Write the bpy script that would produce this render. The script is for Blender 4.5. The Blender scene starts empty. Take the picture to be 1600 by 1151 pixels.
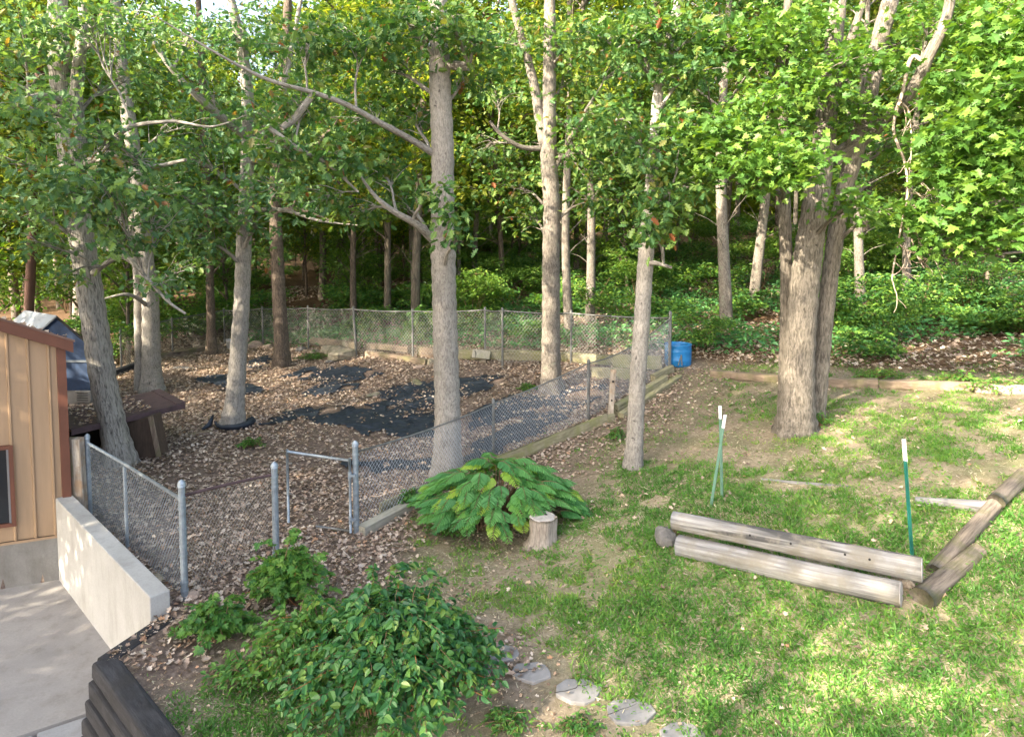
import bpy, math, random
import numpy as np
from mathutils import Vector
from mathutils.geometry import tessellate_polygon

# ------------------------------------------------------------------ camera, sky, sun, exposure
SC = bpy.context.scene
COL = SC.collection
F = 1067.0; PITCH = math.radians(3.6); CY = 348+F*math.tan(PITCH)   # lens shift keeps the uprights nearly parallel
cam_d = bpy.data.cameras.new('camera'); cam = bpy.data.objects.new('camera', cam_d); COL.objects.link(cam)
cam_d.sensor_width = 36; cam_d.lens = 36 * F / 1600; cam_d.shift_y = -(575.5-CY)/1600; cam_d.clip_end = 2000; cam_d.clip_start = 0.05
cam.location = (0, 0, 0); cam.rotation_euler = (math.pi/2 - PITCH, 0, 0)
SC.camera = cam
SUN = Vector((-0.66, -0.52, 0.50)).normalized()
w = bpy.data.worlds.new("World"); SC.world = w; w.use_nodes = True
nt = w.node_tree
sky = nt.nodes.new('ShaderNodeTexSky'); sky.sky_type = 'NISHITA'; sky.sun_disc = False
sky.sun_elevation = math.asin(SUN.z); sky.sun_rotation = math.atan2(SUN.x, SUN.y)
sky.dust_density = 4; sky.ozone_density = .2; sky.air_density = .8
hs = nt.nodes.new('ShaderNodeHueSaturation'); hs.inputs['Saturation'].default_value = .8; nt.links.new(sky.outputs[0], hs.inputs['Color'])
nt.links.new(hs.outputs[0], nt.nodes['Background'].inputs[0]); nt.nodes['Background'].inputs[1].default_value = 0.15
sl = bpy.data.lights.new('sun', 'SUN'); sl.energy = 4.0; sl.angle = math.radians(0.55); sl.color = (1, 0.88, 0.69)
so = bpy.data.objects.new('sun', sl); COL.objects.link(so); so.rotation_euler = SUN.to_track_quat('Z', 'Y').to_euler()
SC.view_settings.view_transform = 'Standard'; SC.view_settings.look = 'None'
SC.view_settings.exposure = 2.55; SC.view_settings.gamma = 1
SC.cycles.max_bounces = 8; SC.cycles.transparent_max_bounces = 6

random.seed(5); RNG = np.random.default_rng(7)
U = random.uniform
# ------------------------------------------------------------------ noise and terrain
def _h(ix, iy, s):
    n = (ix.astype(np.int64)*374761393 + iy.astype(np.int64)*668265263 + s*982451653) & 0x7fffffff
    n = ((n ^ (n >> 13))*1274126177) & 0x7fffffff
    return ((n ^ (n >> 16)) & 0xffff)/65535.0
def vnoise(x, y, s=0):
    x = np.asarray(x, float); y = np.asarray(y, float)
    ix = np.floor(x); iy = np.floor(y); fx = x-ix; fy = y-iy
    fx = fx*fx*(3-2*fx); fy = fy*fy*(3-2*fy)
    a = _h(ix, iy, s); b = _h(ix+1, iy, s); c = _h(ix, iy+1, s); d = _h(ix+1, iy+1, s)
    return (a*(1-fx)+b*fx)*(1-fy)+(c*(1-fx)+d*fx)*fy
def fbm(x, y, s=0, o=4):
    r = 0; a = .5; t = 0
    for k in range(o):
        r = r + a*vnoise(x*2**k, y*2**k, s+k); t += a; a *= .5
    return r/t
cp, sp = math.cos(PITCH), math.sin(PITCH)
def ray(u, v):
    dx = (u-800)/F; dy = -(v-CY)/F
    return np.array([dx, cp+dy*sp, -sp+dy*cp])
def at_z(u, v, z):
    d = ray(u, v); t = z/d[2]; return d*t
def at_y(u, v, Y):
    d = ray(u, v); return d*(Y/d[1])
CP = [at_z(*p) for p in [
 (288,935,-4.1),(432,880,-4.25),(557,832,-4.3),(700,740,-4.28),(770,715,-4.2),(918,650,-3.8),(1046,575,-3.35),
 (892,565,-3.45),(785,570,-3.6),(557,552,-3.72),(411,535,-4.0),(340,530,-4.05),(235,612,-4.15),(185,725,-4.25),(360,665,-4.2),
 (440,570,-3.95),(330,555,-4.05),(862,610,-3.8),(845,850,-4.15),(990,730,-3.85),(1120,790,-3.6),(1425,868,-3.45),
 (1245,675,-3.3),(1110,583,-3.25),(1600,608,-2.75),(1400,598,-2.95),(1600,750,-3.05),(1450,950,-3.62),(1060,1140,-4.2),
 (780,1025,-4.15),(1590,1140,-3.8),(1200,1100,-4.05),(400,1100,-4.2),(270,1140,-4.15),(250,950,-4.08),(1050,840,-3.78),
 (600,640,-4.1),(500,700,-4.22),(130,650,-4.2),(650,1000,-4.2),(900,950,-4.05)]]
CP += [np.array(p, float) for p in [(4,30,-2.6),(16,30,-1.4),(16,24,-1.85),(13,19,-2.3),(8,20,-2.75),(-9,30,-3.4),(-20,30,-3.9),(20,50,-.4),
 (0,50,-1.6),(-25,50,-3),(0,100,-1),(60,100,2),(-60,100,-2),(-20,10,-4.3),(-20,0,-4.4),(0,-10,-4.4),(0,2,-4.25),(20,-10,-4),(20,10,-2.7),
 (40,20,-1.5),(-40,0,-4.5),(-1,20.5,-3.35),(4,19,-3.05),(-60,-60,-5),(60,-60,-4),(120,150,3),(-120,150,-2),(0,180,0),(-8,24,-3.85)]]
CP = np.array(CP)
def _tps(r2): return np.where(r2 > 1e-12, r2*np.log(np.maximum(r2, 1e-12)), 0)
_n = len(CP)
_K = _tps(((CP[:, None, :2]-CP[None, :, :2])**2).sum(-1)) + np.eye(_n)*0.15
_P = np.hstack([np.ones((_n, 1)), CP[:, :2]])
_A = np.block([[_K, _P], [_P.T, np.zeros((3, 3))]])
_W = np.linalg.solve(_A, np.concatenate([CP[:, 2], np.zeros(3)]))
def zf(x, y):
    x = np.atleast_1d(np.asarray(x, float)); y = np.atleast_1d(np.asarray(y, float)); sh = x.shape
    x = x.ravel(); y = y.ravel(); out = np.empty_like(x)
    for i in range(0, len(x), 50000):
        a = x[i:i+50000]; b = y[i:i+50000]
        r2 = (a[:, None]-CP[None, :, 0])**2+(b[:, None]-CP[None, :, 1])**2
        out[i:i+50000] = _tps(r2)@_W[:_n]+_W[_n]+_W[_n+1]*a+_W[_n+2]*b
    out += (fbm(x*1.3, y*1.3, 3, 3)-.5)*.10 + (fbm(x*7, y*7, 9, 2)-.5)*.025
    return out.reshape(sh)
def gz(x, y): return float(zf(x, y)[0])
def at(u, v):
    """pixel of the photograph -> the point of the ground it shows"""
    d = ray(u, v); z = -4.0
    for _ in range(30):
        p = d*(z/d[2]) if d[2] < -1e-3 else d*40
        z = .5*z+.5*gz(p[0], p[1])
    p = d*(z/d[2]); return Vector((p[0], p[1], gz(p[0], p[1])))
def htop(P, v):
    """height above P of the photograph's row v at P's distance"""
    s = -(v-CY)/F
    return P.y*(-sp+s*cp)/(cp+s*sp) - P.z
def scr(x, y, z):
    zc = y*cp - z*sp; yc = y*sp+z*cp
    return 800+F*x/zc, CY-F*yc/zc

# ------------------------------------------------------------------ materials
def mat(name):
    m = bpy.data.materials.new(name); m.use_nodes = True
    b = m.node_tree.nodes['Principled BSDF']; return m, m.node_tree, b
def N(nt, t, **k):
    n = nt.nodes.new(t)
    for a, v in k.items(): setattr(n, a, v)
    return n
def ramp(nt, fac, stops, interp='LINEAR'):
    r = N(nt, 'ShaderNodeValToRGB'); r.color_ramp.interpolation = interp
    e = r.color_ramp.elements
    while len(e) < len(stops): e.new(.5)
    for i, (p, c) in enumerate(stops):
        e[i].position = p; e[i].color = (*c, 1) if len(c) == 3 else c
    nt.links.new(fac, r.inputs[0]); return r.outputs[0]
def noise(nt, vec, scale, detail=4, rough=.55, dist=0):
    n = N(nt, 'ShaderNodeTexNoise'); n.inputs['Scale'].default_value = scale; n.inputs['Detail'].default_value = detail
    n.inputs['Roughness'].default_value = rough; n.inputs['Distortion'].default_value = dist
    if vec is not None: nt.links.new(vec, n.inputs['Vector'])
    return n.outputs[0]
def mapv(nt, vec, s):
    m = N(nt, 'ShaderNodeMapping'); m.inputs['Scale'].default_value = s; nt.links.new(vec, m.inputs[0]); return m.outputs[0]
def mix(nt, f, a, b, mode='MIX'):
    m = N(nt, 'ShaderNodeMix', data_type='RGBA', blend_type=mode)
    for s, v in ((m.inputs[0], f), (m.inputs[6], a), (m.inputs[7], b)):
        if hasattr(v, 'links'): nt.links.new(v, s)
        else: s.default_value = v if isinstance(v, (int, float)) else ((*v, 1) if len(v) == 3 else v)
    return m.outputs[2]
def bump(nt, b, h, strength, dist=.02):
    n = N(nt, 'ShaderNodeBump'); n.inputs['Strength'].default_value = strength; n.inputs['Distance'].default_value = dist
    nt.links.new(h, n.inputs['Height']); nt.links.new(n.outputs[0], b.inputs['Normal'])
def bark_mat(name, dark, light, sc=1.0, lichen=None, strength=.9, dist=.03, stretch=.16, thr=(.36,.62)):
    m, t, b = mat(name)
    a = N(t, 'ShaderNodeAttribute', attribute_name='bk').outputs['Vector']
    v = mapv(t, a, (1, 1, stretch))
    n1 = noise(t, v, 22*sc, 6, .65, .6); n2 = noise(t, a, 1.4, 3, .6); n3 = noise(t, v, 70*sc, 4, .7)
    c = ramp(t, n1, [(thr[0], dark), (thr[1], light)])
    c = mix(t, .6, c, ramp(t, n2, [(.3, (.62,.6,.58)), (.7, (1.15,1.12,1.08))]), 'MULTIPLY')
    c = mix(t, .4, c, ramp(t, n3, [(.3, (.55,.55,.55)), (.7, (1.2,1.2,1.2))]), 'MULTIPLY')
    n5 = noise(t, mapv(t, a, (1, 1, .7)), 6.5, 3, .6, .4)
    c = mix(t, ramp(t, n5, [(.27, (.85,.85,.85)), (.31, (0,0,0))]), c, tuple(x*.45 for x in dark))
    if lichen:
        n4 = noise(t, a, 4.5, 5, .7)
        c = mix(t, ramp(t, n4, [(.56, (0,0,0)), (.66, (.7,.7,.7))]), c, lichen)
    t.links.new(c, b.inputs['Base Color']); b.inputs['Roughness'].default_value = .95
    h = N(t, 'ShaderNodeMath', operation='ADD'); t.links.new(n1, h.inputs[0])
    k = N(t, 'ShaderNodeMath', operation='MULTIPLY'); t.links.new(n3, k.inputs[0]); k.inputs[1].default_value = .35
    t.links.new(k.outputs[0], h.inputs[1]); bump(t, b, h.outputs[0], strength, dist)
    return m
def leaf_mat(name, stops, trans=.35, rough=.5):
    m, t, b = mat(name)
    a = N(t, 'ShaderNodeAttribute', attribute_name='rnd').outputs['Fac']
    oi = N(t, 'ShaderNodeObjectInfo').outputs['Random']
    c = ramp(t, a, stops)
    c = mix(t, .5, c, ramp(t, oi, [(0, (.75,.85,.8)), (.5, (1,1,1)), (1, (1.3,1.15,.85))]), 'MULTIPLY')
    t.links.new(c, b.inputs['Base Color']); b.inputs['Roughness'].default_value = rough
    b.inputs['Specular IOR Level'].default_value = .4
    tr = N(t, 'ShaderNodeBsdfTranslucent')
    c2 = mix(t, 1.0, c, (1.5,1.45,.55), 'MULTIPLY'); t.links.new(c2, tr.inputs[0])
    ms = N(t, 'ShaderNodeMixShader'); ms.inputs[0].default_value = trans
    t.links.new(b.outputs[0], ms.inputs[1]); t.links.new(tr.outputs[0], ms.inputs[2])
    t.links.new(ms.outputs[0], t.nodes['Material Output'].inputs[0]); return m
def plain(name, col, rough=.6, metal=0, var=.25, scale=6, bmp=.15, stretch=(1,1,1), col2=None, spec=.5):
    m, t, b = mat(name)
    o = N(t, 'ShaderNodeTexCoord').outputs['Object']; v = mapv(t, o, stretch)
    n = noise(t, v, scale, 6, .65)
    lo = col2 or tuple(x*(1-var) for x in col); hi = tuple(min(1, x*(1+var*.6)) for x in col)
    t.links.new(ramp(t, n, [(.3, lo), (.68, hi)]), b.inputs['Base Color'])
    b.inputs['Roughness'].default_value = rough; b.inputs['Metallic'].default_value = metal
    b.inputs['Specular IOR Level'].default_value = spec
    n2 = noise(t, v, scale*9, 4, .7)
    if bmp: bump(t, b, n2, bmp, .01)
    return m
def grain_mat(name, dark, light, patch=None, sc=1, strength=.6, stretch=.06):
    m, t, b = mat(name)
    a = N(t, 'ShaderNodeAttribute', attribute_name='bk').outputs['Vector']
    v = mapv(t, a, (1, 1, stretch)); n1 = noise(t, v, 40*sc, 6, .7, .3); n2 = noise(t, a, 3, 5, .65)
    n3 = noise(t, v, 9*sc, 3, .5, .5)
    c = ramp(t, n1, [(.3, dark), (.6, light)])
    c = mix(t, ramp(t, n3, [(.33, (.85,.85,.85)), (.38, (0,0,0))]), c, tuple(x*.3 for x in dark))
    if patch: c = mix(t, ramp(t, n2, [(.48, (0,0,0)), (.62, (.85,.85,.85))]), c, patch)
    t.links.new(c, b.inputs['Base Color']); b.inputs['Roughness'].default_value = .9
    bump(t, b, n1, strength, .015); return m

M = {}
M['bark_grey'] = bark_mat('bark_grey', (.13,.115,.10), (.36,.335,.30), 2.0, (.20,.19,.16), .9, .02, .35, (.30,.56))
M['bark_pale'] = bark_mat('bark_pale', (.10,.085,.07), (.30,.265,.225), 1.8, (.22,.23,.17), .8, .03, .35)
M['bark_furrow'] = bark_mat('bark_furrow', (.10,.088,.078), (.44,.41,.365), 1.6, None, 1.0, .05, .16, (.34,.54))
M['bark_brown'] = bark_mat('bark_brown', (.06,.045,.035), (.22,.17,.13), 1.8, None, .9, .04, .3)
M['bark_far'] = bark_mat('bark_far', (.04,.033,.027), (.20,.165,.125), .8, (.16,.16,.11), .6, .03, .2)
M['bark_moss'] = bark_mat('bark_moss', (.09,.078,.06), (.29,.255,.21), 1.7, None, 1.0, .04, .2)
M['dead'] = bark_mat('dead_wood', (.22,.16,.12), (.52,.43,.35), 2, None, .5, .01)
def greens(a, b, c, d=None):
    s = [(0, a), (.5, b), (.9, c)]
    if d: s += [(.965, c), (.975, d)]
    return s
M['oak'] = leaf_mat('oak_leaf', [(0,(.035,.10,.03)),(.5,(.075,.17,.045)),(.90,(.17,.26,.06)),(.985,(.17,.16,.04)),(.995,(.24,.085,.035))], .4)
M['oak_blue'] = leaf_mat('oak_leaf_bluish', [(0,(.05,.13,.06)),(.5,(.105,.215,.09)),(.9,(.21,.33,.10)),(.99,(.2,.15,.04)),(1,(.24,.09,.04))], .35)
M['maple'] = leaf_mat('maple_leaf', [(0,(.055,.135,.025)),(.5,(.095,.20,.035)),(1,(.19,.30,.05))], .42)
M['far'] = leaf_mat('far_leaf', [(0,(.055,.12,.02)),(.5,(.14,.22,.03)),(.93,(.30,.35,.05)),(1,(.26,.22,.05))], .5)
M['under'] = leaf_mat('undergrowth_leaf', [(0,(.035,.11,.03)),(.5,(.075,.19,.04)),(1,(.19,.32,.05))], .35)
M['bush'] = leaf_mat('bush_leaf', [(0,(.03,.115,.04)),(.5,(.06,.18,.05)),(.9,(.12,.25,.055)),(1,(.22,.30,.06))], .3, .36)
M['weed'] = leaf_mat('weed_leaf', [(0,(.05,.15,.035)),(.6,(.09,.22,.04)),(1,(.16,.28,.05))], .35)
M['frond'] = leaf_mat('frond_leaf', [(0,(.08,.24,.08)),(.7,(.15,.35,.10)),(.82,(.25,.42,.07)),(1,(.36,.47,.07))], .42)
M['cover'] = leaf_mat('cover_leaf', [(0,(.05,.17,.06)),(.6,(.09,.26,.085)),(1,(.16,.33,.08))], .3)
M['grass'] = leaf_mat('grass_blade', [(0,(.065,.18,.028)),(.35,(.13,.28,.045)),(.66,(.23,.36,.06)),(.84,(.34,.38,.11)),(1,(.48,.41,.24))], .35, .55)
M['thatch'] = leaf_mat('dry_thatch', [(0,(.12,.085,.05)),(.4,(.26,.20,.12)),(.8,(.46,.38,.25)),(1,(.58,.50,.36))], .1, .8)
M['litter'] = leaf_mat('fallen_leaf', [(0,(.13,.09,.07)),(.3,(.28,.20,.152)),(.6,(.43,.33,.265)),(.9,(.57,.48,.40)),(1,(.42,.23,.13))], .12, .8)

# ground material: soil, litter-brown, dry grass thatch by the 'zone' attribute (0 soil yard, 1 lawn) and 'forest'
m, t, b = mat('ground')
o = N(t, 'ShaderNodeTexCoord').outputs['Object']
zn = N(t, 'ShaderNodeAttribute', attribute_name='lawn').outputs['Fac']
fn = N(t, 'ShaderNodeAttribute', attribute_name='forest').outputs['Fac']
n1 = noise(t, o, 1.6, 6, .65); n2 = noise(t, o, 16, 6, .7); n3 = noise(t, o, 70, 5, .75)
soil = ramp(t, n2, [(.3, (.10,.072,.06)), (.55, (.20,.15,.12)), (.75, (.30,.235,.195))])
thatch = ramp(t, n2, [(.3, (.24,.195,.12)), (.5, (.37,.305,.20)), (.72, (.48,.40,.28))])
thatch = mix(t, ramp(t, n1, [(.42, (0,0,0)), (.6, (.8,.8,.8))]), thatch, ramp(t, n3, [(.35, (.13,.15,.06)), (.65, (.24,.25,.11))]))
fl = ramp(t, n2, [(.3, (.05,.032,.02)), (.52, (.13,.08,.048)), (.75, (.25,.16,.10))])
c = mix(t, zn, soil, thatch); c = mix(t, fn, c, fl)
c = mix(t, .45, c, ramp(t, n3, [(.3, (.55,.55,.55)), (.7, (1.3,1.3,1.3))]), 'MULTIPLY')
t.links.new(c, b.inputs['Base Color']); b.inputs['Roughness'].default_value = 1; b.inputs['Specular IOR Level'].default_value = .1
bump(t, b, n3, .6, .03); M['ground'] = m

# concrete
def concrete(name, base, stain, sc=1.0):
    m, t, b = mat(name); o = N(t, 'ShaderNodeTexCoord').outputs['Object']
    a = noise(t, o, 1.1*sc, 5, .6, .4); f = noise(t, o, 45, 5, .75); g = noise(t, mapv(t, o, (1, 1, .25)), 5, 5, .7)
    c = ramp(t, a, [(.3, stain), (.6, base)])
    c = mix(t, .5, c, ramp(t, f, [(.3, (.75,.75,.75)), (.7, (1.12,1.12,1.12))]), 'MULTIPLY')
    c = mix(t, .4, c, ramp(t, g, [(.33, (.6,.57,.52)), (.5, (1,1,1))]), 'MULTIPLY')
    t.links.new(c, b.inputs['Base Color']); b.inputs['Roughness'].default_value = .88; bump(t, b, f, .25, .008); return m
M['slab'] = concrete('slab_concrete', (.33,.31,.29), (.235,.22,.205))
M['wall_concrete'] = concrete('wall_concrete', (.45,.44,.415), (.35,.335,.31))
M['found'] = concrete('foundation_concrete', (.28,.265,.24), (.17,.155,.135))
M['paver'] = concrete('paver_concrete', (.33,.33,.33), (.24,.24,.245))
M['flag'] = plain('flagstone', (.23,.22,.21), .85, 0, .25, 7, .35)
M['rock'] = plain('rock', (.30,.25,.19), .95, 0, .5, 7, .6, col2=(.12,.12,.07))
M['rock_pale'] = plain('pale_rock', (.42,.31,.24), .95, 0, .35, 7, .6)
M['rock_dark'] = plain('dark_rock', (.16,.15,.14), .95, 0, .45, 9, .7)
M['tan'] = plain('tan_siding', (.37,.245,.145), .5, 0, .05, 2, 0, stretch=(1,1,.2))
_m, _t, _b = M['tan'], M['tan'].node_tree, M['tan'].node_tree.nodes['Principled BSDF']
_to = N(_t, 'ShaderNodeTexCoord').outputs['Object']; _tn = noise(_t, mapv(_t, _to, (5, 5, .5)), 2.2, 6, .7)
_l = _b.inputs['Base Color'].links[0].from_socket; _c = mix(_t, .5, _l, ramp(_t, _tn, [(.3, (.72,.70,.66)), (.6, (1.05,1.05,1.05))]), 'MULTIPLY'); _t.links.new(_c, _b.inputs['Base Color'])
M['trim'] = plain('brown_trim', (.125,.042,.022), .55, 0, .2, 3, 0)
M['roofmetal'] = plain('roof_metal', (.16,.09,.065), .6, 0, .25, 5, .1)
M['blue_shed'] = plain('blue_siding', (.014,.036,.085), .8, 0, .3, 8, .2, col2=(.010,.024,.058))
M['shed_roof'] = plain('shed_roof', (.13,.155,.185), .5, .3, .4, 5, .1, col2=(.16,.17,.18))
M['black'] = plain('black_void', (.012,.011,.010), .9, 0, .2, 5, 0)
M['dark_glass'] = plain('dark_glass', (.02,.022,.025), .08, 0, .1, 2, 0)
M['glassframe'] = plain('window_metal', (.25,.25,.26), .4, .6, .1, 5, 0)
M['brownboard'] = plain('brown_boards', (.075,.042,.045), .7, 0, .35, 7, .3, stretch=(1,1,1))
M['brownwood'] = plain('old_brown_panel', (.075,.048,.032), .85, 0, .4, 9, .4, stretch=(3,3,.5))
M['galv'] = plain('galvanised', (.30,.345,.385), .5, .55, .3, 14, .1)
M['galv_far'] = plain('weathered_galvanised', (.19,.19,.18), .55, .4, .35, 9, .1)
M['wire'] = plain('chain_wire', (.36,.40,.45), .5, .5, .2, 9, 0)
M['wire_rust'] = plain('dull_chain_wire', (.33,.32,.30), .6, .35, .3, 9, 0)
M['rustrail'] = plain('rusty_rail', (.11,.065,.065), .8, .2, .4, 20, .3)
M['fabric'] = plain('black_fabric', (.016,.024,.038), .6, 0, .4, 12, .4)
M['barrel'] = plain('blue_plastic', (.02,.19,.46), .35, 0, .22, 6, .05)
M['water'] = plain('stale_water', (.16,.17,.11), .15, 0, .3, 5, 0)
M['green_steel'] = plain('green_steel', (.012,.11,.085), .5, .1, .2, 9, 0)
M['green_faded'] = plain('faded_green_steel', (.14,.26,.19), .55, .1, .2, 9, 0)
M['white_paint'] = plain('white_paint', (.80,.79,.80), .5, 0, .1, 12, 0)
M['pole'] = plain('rusty_pole', (.11,.055,.038), .8, .1, .45, 6, .3, stretch=(1,1,.4))
M['bucket'] = plain('white_plastic', (.72,.68,.70), .4, 0, .1, 5, 0)
M['stem'] = plain('stem', (.16,.10,.05), .8, 0, .4, 9, 0)
M['stem_red'] = plain('reddish_stem', (.33,.11,.04), .7, 0, .3, 9, 0)
M['twig'] = plain('twig', (.17,.14,.11), .9, 0, .35, 9, 0)
M['log'] = grain_mat('weathered_log', (.095,.09,.086), (.29,.28,.265), (.19,.17,.135), .8, 1.0, .035)
M['log_dark'] = grain_mat('rotten_log', (.05,.038,.028), (.17,.14,.11), (.085,.085,.03), .8, 1.0, .08)
M['tie'] = grain_mat('dark_timber', (.009,.009,.010), (.042,.041,.045), (.02,.019,.019), 1, .9, .08)
M['tie_brown'] = grain_mat('brown_timber', (.10,.07,.05), (.28,.21,.15), (.14,.13,.06), 1, .8, .08)
M['mossy'] = grain_mat('mossy_board', (.12,.11,.06), (.30,.27,.17), (.20,.20,.08), 1, .5, .08)
M['pale_timber'] = grain_mat('pale_timber', (.20,.185,.15), (.40,.37,.30), (.30,.29,.20), 1, .5, .05)
M['silver'] = grain_mat('silver_wood', (.16,.12,.085), (.45,.39,.32), (.30,.19,.11), 1, .9, .08)
M['stump'] = grain_mat('stump_side', (.13,.10,.075), (.40,.34,.28), None, .8, 1, .15)
M['stumptop'] = plain('stump_top', (.40,.36,.32), .9, 0, .35, 14, .5)

# ------------------------------------------------------------------ mesh helpers
def raw_mesh(name, V, faces_flat, starts, material, smooth=False, fattr=None, vattr=None):
    me = bpy.data.meshes.new(name)
    V = np.asarray(V, np.float32)
    me.vertices.add(len(V)); me.vertices.foreach_set('co', V.ravel())
    me.loops.add(len(faces_flat)); me.loops.foreach_set('vertex_index', np.asarray(faces_flat, np.int32))
    me.polygons.add(len(starts)); me.polygons.foreach_set('loop_start', np.asarray(starts, np.int32))
    me.polygons.foreach_set('use_smooth', np.full(len(starts), smooth))
    me.update(calc_edges=True)
    for k, d in (fattr or {}).items():
        a = me.attributes.new(k, 'FLOAT', 'FACE'); a.data.foreach_set('value', np.asarray(d, np.float32))
    for k, d in (vattr or {}).items():
        d = np.asarray(d, np.float32)
        if d.ndim == 2: a = me.attributes.new(k, 'FLOAT_VECTOR', 'POINT'); a.data.foreach_set('vector', d.ravel())
        else: a = me.attributes.new(k, 'FLOAT', 'POINT'); a.data.foreach_set('value', d)
    me.materials.append(material); return me
def link(name, me, parent=None, loc=None):
    o = bpy.data.objects.new(name, me); COL.objects.link(o)
    if loc is not None: o.location = loc
    if parent is not None: o.parent = parent
    return o
def tag(o, label=None, cat=None, group=None, kind=None):
    if label: o['label'] = label
    if cat: o['category'] = cat
    if group: o['group'] = group
    if kind: o['kind'] = kind
    return o
def empty(name, loc, label, cat, group=None, rz=0):
    o = bpy.data.objects.new(name, None); COL.objects.link(o); o.location = loc; o.rotation_euler.z = rz
    o.empty_display_size = .2
    return tag(o, label, cat, group)
def copy_tree(o, parent=None):
    c = o.copy(); COL.objects.link(c); c.parent = parent
    for ch in [x for x in KIDS.get(o.name, [])]: copy_tree(ch, c)
    return c
KIDS = {}
class MB:
    def __init__(s): s.V = []; s.F = []; s.B = []
    def add(s, V, Fc, B=None):
        n = len(s.V); V = [tuple(v) for v in V]; s.V += V
        s.B += [tuple(b) for b in B] if B is not None else V
        s.F += [tuple(i+n for i in f) for f in Fc]
    def box(s, c, size, rz=0, rx=0, ry=0):
        from mathutils import Euler
        R = Euler((rx, ry, rz)).to_matrix(); c = Vector(c)
        vs = [R@Vector((x*size[0]/2, y*size[1]/2, z*size[2]/2)) for x in (-1,1) for y in (-1,1) for z in (-1,1)]
        s.add([c+v for v in vs], [(0,1,3,2),(4,6,7,5),(0,4,5,1),(2,3,7,6),(0,2,6,4),(1,5,7,3)], vs)
    def prism(s, pts, z0, z1):
        n = len(pts)
        zz0 = z0 if hasattr(z0, '__len__') else [z0]*n; zz1 = z1 if hasattr(z1, '__len__') else [z1]*n
        a = sum(pts[i][0]*pts[(i+1)%n][1]-pts[(i+1)%n][0]*pts[i][1] for i in range(n))
        idx = list(range(n))
        V = [(p[0], p[1], z) for p, z in zip(pts, zz0)]+[(p[0], p[1], z) for p, z in zip(pts, zz1)]
        Fc = [tuple(reversed(idx)), tuple(i+n for i in idx)]+[(i, (i+1)%n, (i+1)%n+n, i+n) for i in idx]
        if a < 0: Fc = [tuple(reversed(f)) for f in Fc]
        s.add(V, Fc)
    def slab(s, A, B, C, D, th):
        """four corners, thickened downward along the normal"""
        P = [Vector(x) for x in (A, B, C, D)]; n = (P[1]-P[0]).cross(P[3]-P[0]).normalized()
        if n.z < 0: n = -n
        V = P+[p-n*th for p in P]
        s.add(V, [(0,1,2,3),(7,6,5,4),(0,4,5,1),(1,5,6,2),(2,6,7,3),(3,7,4,0)])
    def sweep(s, path, rx, ry=None, k=12, sq=2.0, amp=0, ns=8., cap=True, up=(0,0,1), seed=None, flare=None, lobes=0):
        path = np.array([tuple(p) for p in path], float); n = len(path)
        rx = np.broadcast_to(np.asarray(rx, float), (n,)); ry = rx if ry is None else np.broadcast_to(np.asarray(ry, float), (n,))
        T = np.gradient(path, axis=0); T /= np.maximum(np.linalg.norm(T, axis=1, keepdims=True), 1e-9)
        upv = np.array(up, float)
        if abs(T[0]@upv) > .9: upv = np.array([0, 1., 0])
        a = np.cross(T[0], upv); a /= np.linalg.norm(a)
        A = []
        for i in range(n):
            a = a-T[i]*(a@T[i]); a /= max(np.linalg.norm(a), 1e-9); A.append(a)
        A = np.array(A); Bv = np.cross(A, T)
        th = np.linspace(0, 2*np.pi, k, endpoint=False)+np.pi/k
        c, si = np.cos(th), np.sin(th)
        cx = np.sign(c)*np.abs(c)**(2/sq); cy = np.sign(si)*np.abs(si)**(2/sq)
        L = np.concatenate([[0], np.cumsum(np.linalg.norm(np.diff(path, axis=0), axis=1))])
        sd = seed if seed is not None else random.randint(0, 9999)
        TT, LL = np.meshgrid(th, L)
        f = np.ones((n, k))
        if amp:
            f += amp*2*(fbm(np.cos(TT)*1.5+sd+LL*.35, np.sin(TT)*1.5+LL*ns*.12, sd, 3)-.5)
            f += amp*1.0*(fbm(TT*k/6.28*.9+50, LL*ns*.3, sd+5, 2)-.5)
        if lobes:
            fl = np.exp(-LL/.28); f += fl*(.22*np.cos(TT*lobes+sd)+.20)
        V = path[:, None, :]+A[:, None, :]*(cx[None, :]*rx[:, None]*f)[..., None]+Bv[:, None, :]*(cy[None, :]*ry[:, None]*f)[..., None]
        Bk = np.stack([np.broadcast_to(np.cos(th)*1.0, (n, k))*rx[:, None]+sd*.37, np.broadcast_to(np.sin(th), (n, k))*ry[:, None], np.broadcast_to(L[:, None], (n, k))], -1)
        V = V.reshape(-1, 3); Bk = Bk.reshape(-1, 3)
        Fc = [(i*k+j, (i+1)*k+j, (i+1)*k+(j+1)%k, i*k+(j+1)%k) for i in range(n-1) for j in range(k)]
        Fc = [tuple(reversed(q)) for q in Fc]
        if cap: Fc += [tuple(range(k))[::1], tuple((n-1)*k+j for j in reversed(range(k)))]
        s.add(V, Fc, Bk)
    def tube(s, a, b, r, k=8, r2=None): s.sweep([a, b], [r, r if r2 is None else r2], k=k)
    def beam(s, a, b, w, h, k=16, amp=.03, n=None, sq=7):
        a = Vector(a); b = Vector(b); L = (b-a).length; n = n or max(3, int(L/.12))
        s.sweep([a.lerp(b, i/n) for i in range(n+1)], w/2, h/2, k=k, sq=sq, amp=amp)
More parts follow.
